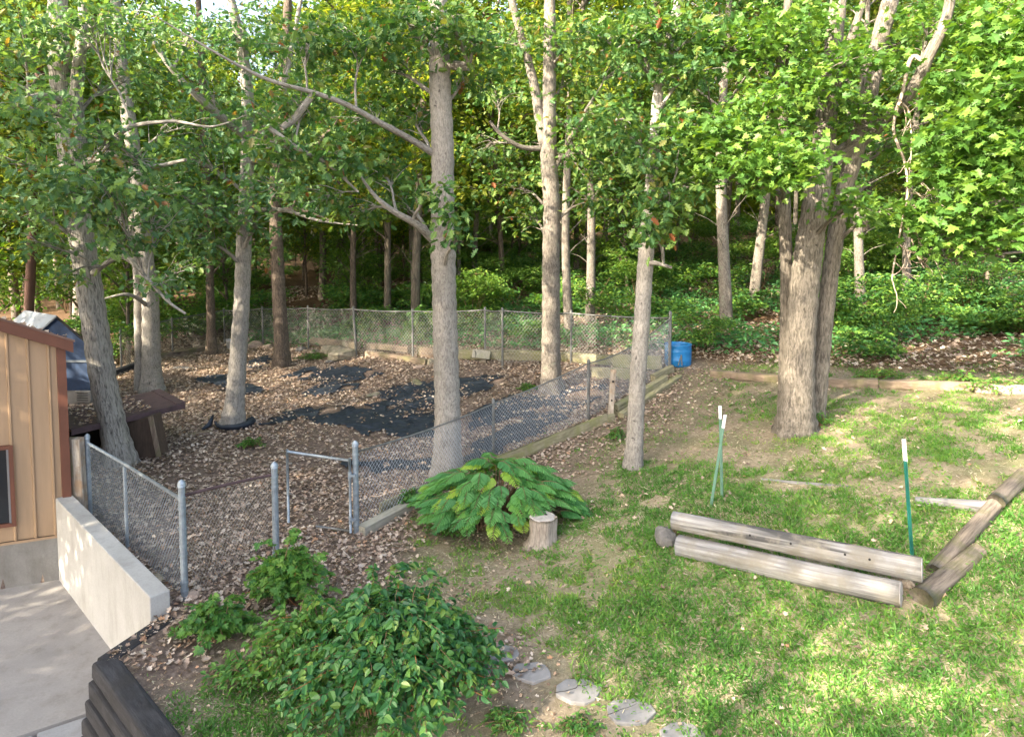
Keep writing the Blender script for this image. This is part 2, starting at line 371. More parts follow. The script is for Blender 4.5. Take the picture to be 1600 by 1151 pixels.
    def build(s, name, material, parent=None, smooth=False, origin=None, bevel=0):
        V = np.array(s.V)
        if parent is not None and origin is None: origin = np.array(parent.matrix_basis.translation) if False else np.array(wloc(parent))
        if origin is not None: V = V-np.array(tuple(origin))
        flat = [i for f in s.F for i in f]; st = np.concatenate([[0], np.cumsum([len(f) for f in s.F])[:-1]])
        me = raw_mesh(name, V, flat, st, material, smooth, vattr={'bk': np.array(s.B)})
        me.validate()
        o = link(name, me, parent, None if parent is not None else (tuple(origin) if origin is not None else None))
        if parent is not None: KIDS.setdefault(parent.name, []).append(o)
        if smooth:
            for p in []: pass
        if bevel:
            md = o.modifiers.new('bevel', 'BEVEL'); md.width = bevel; md.segments = 2; md.limit_method = 'ANGLE'
        return o
def wloc(o):
    p = Vector(o.location)
    while o.parent: o = o.parent; p += Vector(o.location)
    return p
def catmull(P, m=8):
    P = [np.array(tuple(p), float) for p in P]; P = [2*P[0]-P[1]]+P+[2*P[-1]-P[-2]]; out = []
    for i in range(1, len(P)-2):
        for j in range(m):
            t = j/m; out.append(.5*((2*P[i])+(-P[i-1]+P[i+1])*t+(2*P[i-1]-5*P[i]+4*P[i+1]-P[i+2])*t*t+(-P[i-1]+3*P[i]-3*P[i+1]+P[i+2])*t**3))
    out.append(P[-2]); return np.array(out)

# ---- leaf templates (y along the leaf, x across, z up), as triangles
def tmpl(outline_right, fold=.12, droop=.1):
    """right half outline from base to tip; mirrored; triangles of both halves"""
    R = outline_right; n = len(R)
    tr = tessellate_polygon([[Vector((x, y, 0)) for x, y in R]])
    def zz(x, y): return fold*abs(x)*1.0 - droop*y*y
    V = [(x, y, zz(x, y)) for x, y in R]; T = [tuple(q) for q in tr]
    mp = {}
    for i, (x, y) in enumerate(R):
        if abs(x) < 1e-6: mp[i] = i
        else: mp[i] = len(V); V.append((-x, y, zz(x, y)))
    T += [tuple(mp[i] for i in reversed(q)) for q in tr]
    return np.array(V), np.array(T)
T_OAK = tmpl([(0,0),(.05,.12),(.25,.2),(.12,.32),(.40,.46),(.16,.53),(.36,.74),(.15,.76),(.16,.93),(0,1)], .25, .15)
T_MAPLE = tmpl([(0,0),(.12,.08),(.38,.02),(.33,.18),(.58,.42),(.3,.42),(.26,.52),(.36,.82),(.14,.72),(0,1.05)], .2, .15)
T_LEAF = tmpl([(0,0),(.2,.22),(.25,.45),(.15,.75),(0,1)], .35, .2)
T_DIA = tmpl([(0,0),(.3,.45),(0,1)], .3, .15)
T_TRI = (np.array([(-.28,.1,0),(.28,.1,0),(.0,1,-.1),(.3,.62,.05),(-.3,.6,.05)]), np.array([(0,1,2),(1,3,2),(0,2,4)]))
T_LIT = tmpl([(0,0),(.3,.15),(.18,.35),(.42,.55),(.2,.75),(0,1)], .5, -.25)
T_OVATE = tmpl([(0,0),(.24,.15),(.33,.4),(.2,.75),(0,1)], .35, .2)
T_LEAFLET = tmpl([(0,0),(.11,.3),(.10,.7),(0,1)], .2, .25)
def rot(yaw, tilt, roll):
    """leaf frames: heading yaw, blade tilted from horizontal by tilt (down positive), rolled"""
    cy, sy = np.cos(yaw), np.sin(yaw); ct, st = np.cos(tilt), np.sin(tilt)
    d = np.stack([cy*ct, sy*ct, -st], -1)                   # leaf axis
    s0 = np.stack([sy, -cy, np.zeros_like(cy)], -1); n0 = np.cross(s0, d)
    cr, sr = np.cos(roll)[:, None], np.sin(roll)[:, None]
    s = s0*cr+n0*sr; n = n0*cr-s0*sr
    return np.stack([s, d, n], 1)                           # rows
def scatter(P, R, S, T, rnd):
    V, Tr = T; P = np.asarray(P); n = len(P)
    W = (V[None]*np.asarray(S)[:, None, None])@R + P[:, None, :]
    k = len(V); Fx = (Tr[None]+(np.arange(n)*k)[:, None, None]).reshape(-1)
    return W.reshape(-1, 3), Fx, np.repeat(rnd, len(Tr))
def leaf_obj(name, P, size, T, material, parent=None, origin=None, tilt=(-.3, 1.0), roll=.6, rnd=None, yaw=None, sizevar=.42):
    P = np.asarray(P, float); n = len(P)
    yaw = RNG.uniform(0, 6.283, n) if yaw is None else yaw
    tl = RNG.uniform(tilt[0], tilt[1], n) if isinstance(tilt, tuple) else tilt
    R = rot(yaw, tl, RNG.normal(0, roll, n))
    S = size*RNG.uniform(1-sizevar, 1+sizevar, n)
    rnd = RNG.random(n) if rnd is None else rnd
    if origin is None: origin = wloc(parent) if parent is not None else (0, 0, 0)
    V, Fx, r = scatter(P-np.array(tuple(origin)), R, S, T, rnd)
    me = raw_mesh(name, V, Fx, np.arange(len(Fx)//3)*3, material, False, fattr={'rnd': r})
    o = link(name, me, parent, None if parent is not None else tuple(origin))
    if parent is not None: KIDS.setdefault(parent.name, []).append(o)
    return o

# ------------------------------------------------------------------ layout of the patio pit
PAT = -5.0
W0 = Vector(at_z(92, 905, PAT)); W1 = Vector(at_z(0, 920, PAT))
wd = (W1-W0).normalized(); B_far = W0+wd*9
R1 = Vector(at_z(170, 1010, PAT)); rd = (R1-W0).normalized()
TOPZ = -3.83
E0 = Vector(at_z(228, 935, TOPZ))
RL = (E0.xy-W0.xy).dot(rd.xy)
rend = W0+rd*RL
TA = Vector(at_z(228, 975, -4.06)); TBc = Vector(at_z(143, 1033, -4.06)); TC = Vector(at_z(235, 1160, -4.06))
tcd = (TC-TBc).normalized(); TD = TBc+tcd*4.2
def inpoly(x, y, poly):
    x = np.asarray(x); y = np.asarray(y); r = np.zeros(x.shape, bool); n = len(poly)
    for i in range(n):
        x0, y0 = poly[i][0], poly[i][1]; x1, y1 = poly[(i+1)%n][0], poly[(i+1)%n][1]
        c = ((y0 > y) != (y1 > y)) & (x < (x1-x0)*(y-y0)/((y1-y0) if y1 != y0 else 1e-9)+x0)
        r ^= c
    return r
nr = Vector((-rd.y, rd.x, 0))
if nr.x < 0: nr = -nr                       # towards the yard
off = nr*.12
PIT = [tuple((W0+off*1).xy), tuple((rend+off).xy), tuple((TBc+Vector((.12,.06,0))).xy), tuple((TD+Vector((.1,.1,0))).xy), (TD.x-4, TD.y-3), (-22, TD.y-3), (-22, B_far.y), tuple(B_far.xy), ]
bn = Vector((-.70, .72, 0)).normalized()
if bn.y < 0: bn = -bn                       # into the building

# ------------------------------------------------------------------ ground
GT_V = [560,600,650,700,750,800,850,900,950,1000,1050,1100,1150]
GT_U = [200,300,400,500,600,700,800,900,1000,1100,1200,1300,1400,1500,1600]
GT = np.array([
 [0,0,0,0,0,0,0,0,0,.15,.2,.2,.2,.2,.2],
 [0,0,0,0,0,0,0,0,0,.2,.4,.5,.5,.42,.35],
 [0,0,0,0,0,0,0,0,.1,.33,.35,.5,.55,.6,.5],
 [0,0,0,0,0,0,0,.12,.38,.45,.55,.6,.6,.7,.7],
 [0,0,0,0,0,0,.1,.3,.48,.5,.7,.75,.6,.65,.6],
 [0,0,0,0,0,.25,.2,.5,.6,.7,.95,.95,.8,.6,.75],
 [0,0,0,0,0,.5,.25,.55,.8,.75,.95,.95,.85,.65,.9],
 [0,0,0,0,.1,.5,.45,.75,.85,.78,.75,.7,.45,.6,.9],
 [0,0,0,.1,.3,.3,.5,.8,.9,.88,.85,.65,.6,.85,.9],
 [0,.03,.3,.3,.3,.2,.2,.6,.92,.95,.8,.9,.95,.85,.75],
 [0,0,.4,.4,.4,.2,.1,.45,.88,1,.95,1,1,.85,.7],
 [0,.3,.6,.6,.5,.2,.2,.25,.7,.95,1,1,1,.9,.8],
 [0,.5,.7,.7,.5,.4,.4,.5,.6,.85,1,1,1,1,.95]])
GT[:5] *= .82
def lawn(x, y, z):
    u, v = scr(x, y, z)
    bad = y < 1.0
    uu = np.clip((np.where(bad, 800, u)-200)/100, 0, 13.999); vi = np.interp(np.where(bad, 1150, v), GT_V, np.arange(13)); vi = np.clip(vi, 0, 11.999)
    i = vi.astype(int); j = uu.astype(int); fi = vi-i; fj = uu-j
    r = (GT[i, j]*(1-fi)+GT[i+1, j]*fi)*(1-fj)+(GT[i, j+1]*(1-fi)+GT[i+1, j+1]*fi)*fj
    return np.where(v < 545, 0, r)
def forest_mask(x, y, z):
    u, v = scr(x, y, np.asarray(z))
    edge = np.interp(x, [-14, -9, -4, 4.2, 4.9, 9.0, 13], [20, 22, 19.2, 16.2, 15.2, 12.2, 10.5])
    return np.clip((y-edge)/.8+.5, 0, 1)
def axis(a, b, lo, hi, fine, grow=1.18):
    r = list(np.arange(lo, hi, fine)); s = fine; x = r[-1]
    while x < b: s *= grow; x += s; r.append(x)
    s = fine; x = r[0]; l = []
    while x > a: s *= grow; x -= s; l.append(x)
    return np.array(l[::-1]+r)
gx = axis(-300, 300, -8.5, 13, .085); gy = axis(-120, 420, 3.6, 21, .085)
X, Y = np.meshgrid(gx, gy); Z = zf(X, Y)
far = np.clip((np.hypot(X, Y)-110)/150, 0, 1); Z = Z*(1-far)+(-1.0)*far
GV = np.stack([X, Y, Z], -1).reshape(-1, 3)
inside = inpoly(GV[:, 0], GV[:, 1], PIT)
GV[inside, 2] = PAT-.12
nx, ny = len(gx), len(gy); ii = (np.arange(ny-1)[:, None]*nx+np.arange(nx-1)[None]).ravel()
quads = np.stack([ii, ii+1, ii+nx+1, ii+nx], 1)
la = lawn(GV[:, 0], GV[:, 1], GV[:, 2]); fo = forest_mask(GV[:, 0], GV[:, 1], GV[:, 2])
la = np.clip(la*1.5, 0, 1)
me = raw_mesh('ground', GV, quads.ravel(), np.arange(len(quads))*4, M['ground'], True, vattr={'lawn': la, 'forest': fo})
tag(link('ground', me), 'sloping yard ground of brown soil, thatch and woodland floor', kind='structure')

# patio slab
o = MB(); pp = [W0+Vector((-.004,0,0)), rend+nr*.02, TBc+Vector((.02,.1,0)), TD+Vector((.02,.1,0)), Vector((-12, TD.y, 0)), B_far]
e1 = Vector(at_z(140, 1112, PAT)); e0 = Vector(at_z(20, 1152, PAT)); ed = (e0-e1).normalized(); e0 = e1+ed*7; e1x = e1-ed*.8
e1x = e1-ed*.3
o.prism([(W0.x+.05, W0.y+.12), ((rend+nr*.1).x, (rend+nr*.1).y), (TA.x+.1, TA.y), (TBc.x+.16, TBc.y+.1), (e1x.x, e1x.y), (e0.x, e0.y), (B_far.x, B_far.y+.2)], PAT-.11, PAT)
tag(o.build('patio', M['slab']), 'poured concrete patio slab beside tan building', kind='structure')
# pavers just outside the slab
pn = Vector((ed.y, -ed.x, 0)); pn = pn if pn.y < 0 else -pn
for k in range(3):
    a = e1x+ed*(.22+k*.56+.0)+pn*.03; bq = a+ed*.52; mb = MB()
    q = [a, bq, bq+pn*.5, a+pn*.5]; mb.prism([p.xy[:] for p in q], PAT-.1, PAT-.012-.004*k)
    tag(mb.build('paver', M['paver'], origin=a, bevel=.008), ['square grey paver wedged against the black timber wall foot','square grey paver second from the timber wall at patio edge','square grey paver at the bottom left corner of the patio edge'][k], 'paver', 'grey pavers along the slab edge')

# retaining wall of concrete
t_w = .20; tp = nr*t_w
root = empty('retaining_wall', (W0.x, W0.y, PAT), 'pale poured concrete retaining wall between patio and fenced yard', 'wall')
mb = MB(); q = [W0+wd*0.0, rend, rend+tp, W0+tp]
mb.prism([p.xy[:] for p in q], [PAT-.1]*4, [TOPZ]*4)
mb.build('wall_body', M['wall_concrete'], root, bevel=.012)

# black timber retaining wall: stacked courses stepping out
root = empty('timber_retaining_wall', (TBc.x, TBc.y, PAT), 'black weathered railroad tie wall stacked in steps beside patio', 'wall')
c1 = (TBc-TA).normalized(); n1_ = Vector((c1.y, -c1.x, 0)); n1_ = n1_ if n1_.x < 0 else -n1_
n2_ = Vector((tcd.y, -tcd.x, 0)); n2_ = n2_ if n2_.x < 0 else -n2_
for k in range(6):
    z = -4.06-.09-k*.175; offp = (n1_+n2_).normalized()*(.035*k)
    A = TA+nr*(.0)+n1_*(.025*k)-c1*.12; Bp = TBc+offp; D = TD+n2_*(.025*k)
    mb = MB(); sh = Vector((.115,.04,0))
    mb.beam((A.x+sh.x, A.y+sh.y, z), (Bp.x+sh.x*.9, Bp.y+sh.y, z), .2, .17, amp=.05)
    mb.build('timber', M['tie'], root)
    mb = MB(); s2 = -n2_*.1; st = Bp+s2+tcd*.02
    mb.beam((st.x, st.y, z+.004), (D.x+s2.x, D.y+s2.y, z+.004), .21, .168, amp=.06)
    mb.build('timber', M['tie'], root)

# ------------------------------------------------------------------ tan metal building
root = empty('metal_building', (W0.x, W0.y, PAT), 'tan ribbed metal building with brown trim on concrete foundation', 'building')
FT = -4.36
C0 = Vector((W0.x, W0.y, 0))-Vector((wd.x, wd.y, 0))*.17
def wp(s, d=0, z=0): p = C0+wd*s+bn*d; return Vector((p.x, p.y, z))     # s leftwards along the wall, d inward
mb = MB(); mb.prism([wp(0,.0).xy[:], wp(9,.0).xy[:], wp(9,7).xy[:], wp(0,7).xy[:]], PAT-.15, FT); mb.build('foundation', M['found'], root)
zc = float(at_y(104, 540, wp(0).y)[2]); zl = float(at_y(0, 505, wp(.66).y)[2]); slope = (zl-zc)/.83
slope = min(slope, .42)
apex = 4.5
def rz_(s): return zc+slope*(s if s < apex else 2*apex-s)
mb = MB(); V = []; Fc = []
for s in (0, apex, 9):
    for d in (.03, 7):
        V += [tuple(wp(s, d, FT-.02)), tuple(wp(s, d, rz_(s)-.15*d))]
mb.add(V, [(0,4,5,1),(4,8,9,5),(2,3,7,6),(6,7,11,10),(0,1,3,2),(8,10,11,9),(1,5,7,3),(5,9,11,7)]); mb.build('wall', M['tan'], root)
# siding ribs
mb = MB(); s = .18
while s < 2.6:
    if not (.78 < s < 1.9): 
        a = wp(s, .012, 0); 
        mb.prism([wp(s-.018,.03).xy[:], wp(s-.009,.0).xy[:], wp(s+.009,.0).xy[:], wp(s+.018,.03).xy[:]], FT+.002, rz_(s)-.03)
    s += .235
mb.build('siding_rib', M['tan'], root)
mb = MB(); s = .30
mb.prism([wp(-.02,-.02).xy[:], wp(.085,-.02).xy[:], wp(.085,.028).xy[:], wp(-.02,.028).xy[:]], FT-.0, rz_(0)-.02)
mb.build('corner_trim', M['trim'], root)
mb = MB(); mb.prism([wp(.087,-.012).xy[:], wp(9,-.012).xy[:], wp(9,.027).xy[:], wp(.087,.027).xy[:]], FT-.035, FT-.0); mb.build('base_trim', M['tan'], root)
mb = MB()
def raked(s0, s1, d0, d1, h0, h1):
    V = [];
    for s_ in (s0, s1):
        for d in (d0, d1):
            V += [tuple(wp(s_, d, rz_(s_)+h0-.15*d)), tuple(wp(s_, d, rz_(s_)+h1-.15*d))]
    mb.add(V, [(0,4,5,1),(2,3,7,6),(0,1,3,2),(4,6,7,5),(1,5,7,3),(0,2,6,4)])
def rz_lin(s): return zc+slope*s
raked(-.10, apex, -.09, -.025, -.06, .09); mb.build('fascia', M['trim'], root)
mb = MB(); raked(-.12, apex, -.10, 7.1, .092, .12); raked(apex, 9, -.1, 7.1, .092, .12); rf = mb.build('roof', M['roofmetal'], root)
# window at the frame's left edge
wz0 = float(at_y(8, 818, wp(.5).y)[2]); wz1 = float(at_y(8, 693, wp(.5).y)[2])
su = .64
mb = MB()
for (sa, sb, za, zb) in ((su, su+.05, wz0, wz1), (su+.9, su+.95, wz0, wz1), (su+.052, su+.898, wz0, wz0+.05), (su+.052, su+.898, wz1-.05, wz1)):
    mb.prism([wp(sa,-.03).xy[:], wp(sb,-.03).xy[:], wp(sb,.03).xy[:], wp(sa,.03).xy[:]], za, zb)
wf = mb.build('window', M['trim'], root)
mb = MB()
for (sa, sb, za, zb) in ((su+.052, su+.075, wz0+.052, wz1-.052), (su+.45, su+.48, wz0+.052, wz1-.052), (su+.875, su+.897, wz0+.052, wz1-.052)):
    mb.prism([wp(sa,-.018).xy[:], wp(sb,-.018).xy[:], wp(sb,.02).xy[:], wp(sa,.02).xy[:]], za, zb)
def sub(o): return o
f2 = mb.build('sash', M['glassframe'], wf)
mb = MB(); mb.prism([wp(su+.055,-.006).xy[:], wp(su+.895,-.006).xy[:], wp(su+.895,.02).xy[:], wp(su+.055,.02).xy[:]], wz0+.055, wz1-.055); mb.build('pane', M['dark_glass'], wf)
# leaves fallen on the roof
n = 500; S_ = RNG.uniform(-.05, 2.5, n); D_ = RNG.uniform(-.05, 2.5, n)
P = np.array([tuple(wp(a, d, rz_(a)+.135-.15*d)) for a, d in zip(S_, D_)])
lr = leaf_obj('roof_leaves', P, .08, T_LIT, M['litter'], None, (W0.x, W0.y, 0), (-.3,.3), .4); tag(lr, 'dry brown leaves scattered on the tan building roof', 'leaves', kind='stuff')

# ------------------------------------------------------------------ blue shed
Ys = at(130, 634).y; pk = Vector(at_y(86, 496, Ys)); rt = Vector(at_y(153, 552, Ys)); bs = Vector(at_y(153, 634, Ys))
lf = pk.x-(rt.x-pk.x)
root = empty('blue_shed', (pk.x, Ys, bs.z), 'small dark blue gabled shed behind the tan building', 'shed')
dv = Vector((-.83, .55, 0)).normalized()*1.5
def ext(name, prof, m, d0=0, d1=1, par=root, bevel=0):
    mb = MB(); n = len(prof)
    V = [Vector((x, Ys, z))+dv*d0 for x, z in prof]+[Vector((x, Ys, z))+dv*d1 for x, z in prof]
    mb.add(V, [tuple(range(n)), tuple(reversed(range(n, 2*n)))]+[(i, i+n, (i+1)%n+n, (i+1)%n) for i in range(n)])
    return mb.build(name, m, par, bevel=bevel)
base_h = bs.z+.36
ext('wall', [(lf, base_h), (lf, rt.z), (pk.x, pk.z), (rt.x, rt.z), (rt.x, base_h)], M['blue_shed'])
ext('base_skirt', [(lf-.0, bs.z-.1), (lf, base_h-.002), (rt.x+.0, base_h-.002), (rt.x, bs.z-.1)], M['found'], .012, .98)
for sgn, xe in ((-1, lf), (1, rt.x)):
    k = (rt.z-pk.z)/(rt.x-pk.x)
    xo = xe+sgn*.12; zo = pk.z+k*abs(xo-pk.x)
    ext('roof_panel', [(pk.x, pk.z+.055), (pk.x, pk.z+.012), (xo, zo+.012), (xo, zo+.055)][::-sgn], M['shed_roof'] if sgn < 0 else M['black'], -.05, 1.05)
zt = float(at_y(120, 564, Ys)[2])
mb = MB(); mb.box(((lf+rt.x)/2, Ys-.015, zt), (rt.x-lf, .024, .045)); mb.build('trim_strip', M['shed_roof'], root)
v0 = Vector(at_y(118, 610, Ys)); v1 = Vector(at_y(143, 628, Ys))
mb = MB(); mb.box(((v0.x+v1.x)/2, Ys-.005, (v0.z+v1.z)/2), (v1.x-v0.x, .05, v0.z-v1.z)); vt = mb.build('vent', M['found'], root, bevel=.006)
mb = MB()
for k in range(4): mb.box(((v0.x+v1.x)/2, Ys-.035, v1.z+(k+1)*(v0.z-v1.z)/5), ((v1.x-v0.x)*.7, .012, .012))
mb.build('slot', M['black'], vt)

# brown pole
P = at(38, 560); P = Vector(at_y(36, 520, 18.5)); P = Vector((P.x, 18.5, gz(P.x, 18.5)))
tp_ = Vector(at_y(55, 250, 18.5)); root = empty('utility_pole', P, 'rusty brown round pole rising behind the blue shed', 'pole')
mb = MB(); L_ = (tp_-P); mb.sweep([P-Vector((0,0,.2))+L_*t_ for t_ in np.linspace(0, 1.5, 30)], .12, k=16, amp=.01); mb.build('pole_shaft', M['pole'], root, smooth=True)
mb = MB()
for t_ in (.45, .9): mb.sweep([P+L_*t_, P+L_*(t_+.012)], .132, k=16)
mb.build('band', M['trim'], root, smooth=False)

# ------------------------------------------------------------------ low brown shelter
Pb = at(225, 718)
Z1 = Pb.z
zt_ = float(at_y(235, 650, Pb.y)[2])
def tp2(u, v, z): d = ray(u, v); return Vector(d*(z/d[2]))
tA = tp2(288, 630, zt_+.04); tB = tp2(247, 609, zt_+.06); tD = tp2(150, 662, zt_+.02)
tC = tB+(tD-tA); tD = tA+(tD-tA)*1.25; tC = tB+(tC-tB)*1.25
root = empty('low_shelter', (Pb.x, Pb.y, Pb.z), 'low brown board shelter with leaf strewn top behind leaning oak', 'shelter')
mb = MB(); mb.slab(tA, tB, tC, tD, .05); mb.build('top_board', M['brownboard'], root, bevel=.006)
e = (tD-tA).normalized(); up = Vector((0,0,1))
mb = MB(); q1 = tA+up*.022; q2 = tB+up*.022; mb.slab(q1-e*.03, q2-e*.03, q2+e*.14, q1+e*.14, .02); mb.build('end_batten', M['brownboard'], root, bevel=.004)
mb = MB(); f = (tB-tA).normalized(); q1 = tA-f*.035; q2 = tD-f*.035; mb.slab(q1+up*.01, tA-f*.003+up*.01, tD-f*.003+up*.01, q2+up*.01, .10); mb.build('fascia', M['brownboard'], root)
def tpl(u, v, Y): return Vector(at_y(u, v, Y))
Yp = Pb.y
for (pts, m_, dy) in (([(192,662),(236,650),(249,712),(203,724)], M['brownwood'], 0), ):
    q = [tpl(u, v, Yp-.02) for u, v in pts]; mb = MB(); V = q+[p+Vector((.02,.30,0)) for p in q]
    mb.add(V, [(3,2,1,0),(4,5,6,7),(0,1,5,4),(1,2,6,5),(2,3,7,6),(3,0,4,7)]); mb.build('side_panel', m_, root, bevel=.006)
q = [tpl(231,652,Yp-.05), tpl(238,650,Yp-.05), tpl(251,713,Yp-.05), tpl(244,714,Yp-.05)]
mb = MB(); mb.add(q+[p+Vector((0,.028,0)) for p in q], [(3,2,1,0),(4,5,6,7),(0,1,5,4),(1,2,6,5),(2,3,7,6),(3,0,4,7)]); mb.build('corner_post', M['tie_brown'], root)
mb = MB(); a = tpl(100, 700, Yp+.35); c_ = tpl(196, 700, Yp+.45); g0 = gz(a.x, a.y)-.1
mb.prism([(a.x, a.y), (c_.x, c_.y), (c_.x+.1, c_.y+.55), (a.x, a.y+.9)], g0, zt_-.10); mb.build('underside_shade', M['black'], root)  # solid black block put in for the shade under the shelter top
n = 420; a_, b_ = RNG.beta(1.2, 1.6, n), RNG.random(n)
P = np.array([tuple(tA+(tD-tA)*(.28+.70*x)+(tB-tA)*(.04+.92*y)+up*(.012+.03*RNG.random())) for x, y in zip(a_, b_)])
tag(leaf_obj('fallen_leaves', P, .055, T_LIT, M['litter'], None, tuple(tA), (-.3,.3), .4), 'dry leaves lying on the low brown shelter top', 'leaves', kind='stuff')

# ------------------------------------------------------------------ fences
def post_on(root, P, h, r, m, cap=True, lean=(0,0)):
    mb = MB(); T = P+Vector((lean[0], lean[1], h)); mb.sweep([P-Vector((0,0,.15)), P+(T-P)*.5, T], r, k=12); po = mb.build('post', m, root, smooth=False)
    if cap:
        mb = MB(); z = T; mb.sweep([z-Vector((0,0,.012)), z+Vector((0,0,.012)), z+Vector((0,0,.035)), z+Vector((0,0,.055)), z+Vector((0,0,.065))], [r*1.15, r*1.18, r*1.05, r*.6, r*.15], k=12); mb.build('post_cap', m, po, smooth=True)
    return T, po
def bands(po, P, T, r, fr, m):
    mb = MB()
    for f_ in fr: c_ = P.lerp(T, f_); mb.sweep([c_-Vector((0,0,.012)), c_+Vector((0,0,.012))], r*1.16, k=12)
    mb.build('clamp', m, po)
def mesh_run(root, Bs, Ts, m, pitch=.066, r=.0021, bulge=.03, name='chain_mesh', ragged=0):
    """chain-link between a bottom polyline and a top polyline (same count)"""
    Bs = np.array([tuple(p) for p in Bs]); Ts = np.array([tuple(p) for p in Ts])
    seg = np.linalg.norm(np.diff(Bs[:, :2], axis=0), axis=1); S = np.concatenate([[0], np.cumsum(seg)]); L = S[-1]
    H = np.mean(Ts[:, 2]-Bs[:, 2]); sd = random.randint(0, 999)
    def mp(s, h):
        s = np.clip(s, 0, L); f = h/H
        b = np.stack([np.interp(s, S, Bs[:, i]) for i in range(3)], -1); t = np.stack([np.interp(s, S, Ts[:, i]) for i in range(3)], -1)
        p = b+(t-b)*f[:, None]; w_ = (fbm(s*.9, h*1.4, sd, 2)-.5)*2*bulge*np.sin(np.clip(f, 0, 1)*np.pi)
        p[:, 0] += w_*.7; p[:, 1] += w_; return p
    segs = []
    for sg in (1, -1):
        k0 = -H if sg > 0 else 0
        for s0 in np.arange(-H, L+H, pitch):
            hs = np.linspace(0, H, 7); ss = s0+sg*hs*.85
            ok = (ss >= 0) & (ss <= L)
            for i in range(6):
                if ok[i] and ok[i+1]: segs.append((ss[i], hs[i], ss[i+1], hs[i+1]))
                elif ok[i] != ok[i+1]:
                    e_ = 0 if min(ss[i], ss[i+1]) < 0 else L
                    if abs(ss[i+1]-ss[i]) > 1e-6:
                        tt = (e_-ss[i])/(ss[i+1]-ss[i]); hh = hs[i]+tt*(hs[i+1]-hs[i])
                        segs.append((ss[i], hs[i], e_, hh) if ok[i] else (e_, hh, ss[i+1], hs[i+1]))
    A = np.array(segs); p0 = mp(A[:, 0], A[:, 1]); p1 = mp(A[:, 2], A[:, 3])
    d = p1-p0; d /= np.linalg.norm(d, axis=1, keepdims=True); a = np.cross(d, [0, 1., 0.1]); a /= np.linalg.norm(a, axis=1, keepdims=True); b_ = np.cross(d, a)
    vs = []
    for e_ in (p0, p1):
        for th in (0, 2.094, 4.189): vs.append(e_+r*(a*np.cos(th)+b_*np.sin(th)))
    V = np.stack(vs, 1).reshape(-1, 3); n = len(A); base = (np.arange(n)*6)[:, None, None]
    q = np.array([[0,1,4,3],[1,2,5,4],[2,0,3,5]])[None]+base
    V = V-np.array(tuple(wloc(root)))
    me = raw_mesh(name, V, q.reshape(-1), np.arange(n*3)*4, m, False); o = link(name, me, root); KIDS.setdefault(root.name, []).append(o)
def stand(u, vb, vt): P = at(u, vb); return P, htop(P, vt)
def gline(P, Q, n):
    out = []
    for i in range(n+1):
        p = P.lerp(Q, i/n); out.append(Vector((p.x, p.y, gz(p.x, p.y))))
    return out
V3 = Vector
# A: along the retaining wall
Pc, hc = stand(289, 936, 758)
Pa = Vector(at_y(140, 778, W0.y+.25)); Pa = Vector((Pa.x, Pa.y, gz(Pa.x, Pa.y))); ha = htop(Pa, 684)
fm = .47
Pm = Pa.lerp(Pc, .5); d_ = ray(197, 800); 
# intersection of column u=197 with the line Pa-Pc
best = min(((abs(scr(*Pa.lerp(Pc, t))[0]-199), t) for t in np.linspace(.1,.9,161)))[1]
Pm = Pa.lerp(Pc, best); Pm.z = gz(Pm.x, Pm.y); hm = htop(Pm, 727)
root = empty('chain_link_fence', Pc, 'galvanised chain link fence running beside the concrete retaining wall', 'fence')
Tc, po = post_on(root, Pc, hc, .037, M['galv']); bands(po, Pc, Tc, .037, (.08,.15,.4,.62,.8,.9), M['galv'])
Ta, po = post_on(root, Pa, ha, .032, M['galv']); Tm, po = post_on(root, Pm, hm, .022, M['galv'], False)
dz = Vector((0,0,.02)); Tcc = Tc-Vector((0,0,.16)); Taa = Ta-Vector((0,0,.07))
mb = MB(); mb.sweep([Taa, Tm+dz, Tcc], .021, k=8); mb.build('top_rail', M['galv'], root, smooth=True)
mesh_run(root, [Pa+dz, Pm+dz, Pc+dz], [Taa, Tm, Tcc], M['wire'], bulge=.02)
# B: sagging run between corner post and gate post
Pg, hg = stand(432, 881, 729); Pg2, hg2 = stand(557, 833, 695)
root = empty('chain_link_fence', Pg, 'short sagging chain link panel with rusty dark top rail', 'fence')
Tg, po = post_on(root, Pg, hg, .040, M['galv']); bands(po, Pg, Tg, .04, (.12,.8,.9), M['galv'])
r0 = Vector(at_y(290, 773, Pc.y)); r1 = Vector(at_y(425, 742, Pg.y)); rm = r0.lerp(r1, .5)+Vector((0,.12,-.03))
rp = catmull([r0, r0.lerp(r1,.3)+V3((0,.03,.0)), r0.lerp(r1,.65)+V3((0,.03,.0)), r1], 4)
mb = MB(); mb.sweep(rp, .018, k=8, amp=.1); mb.build('top_rail', M['rustrail'], root, smooth=True)
bot = gline(Pc.lerp(Pg, .05)+V3((0,.02,0)), Pg+V3((-.3,.5,0)), len(rp)-1)
mesh_run(root, bot, [Vector(p) for p in rp], M['wire_rust'], .07, .0019, .08)
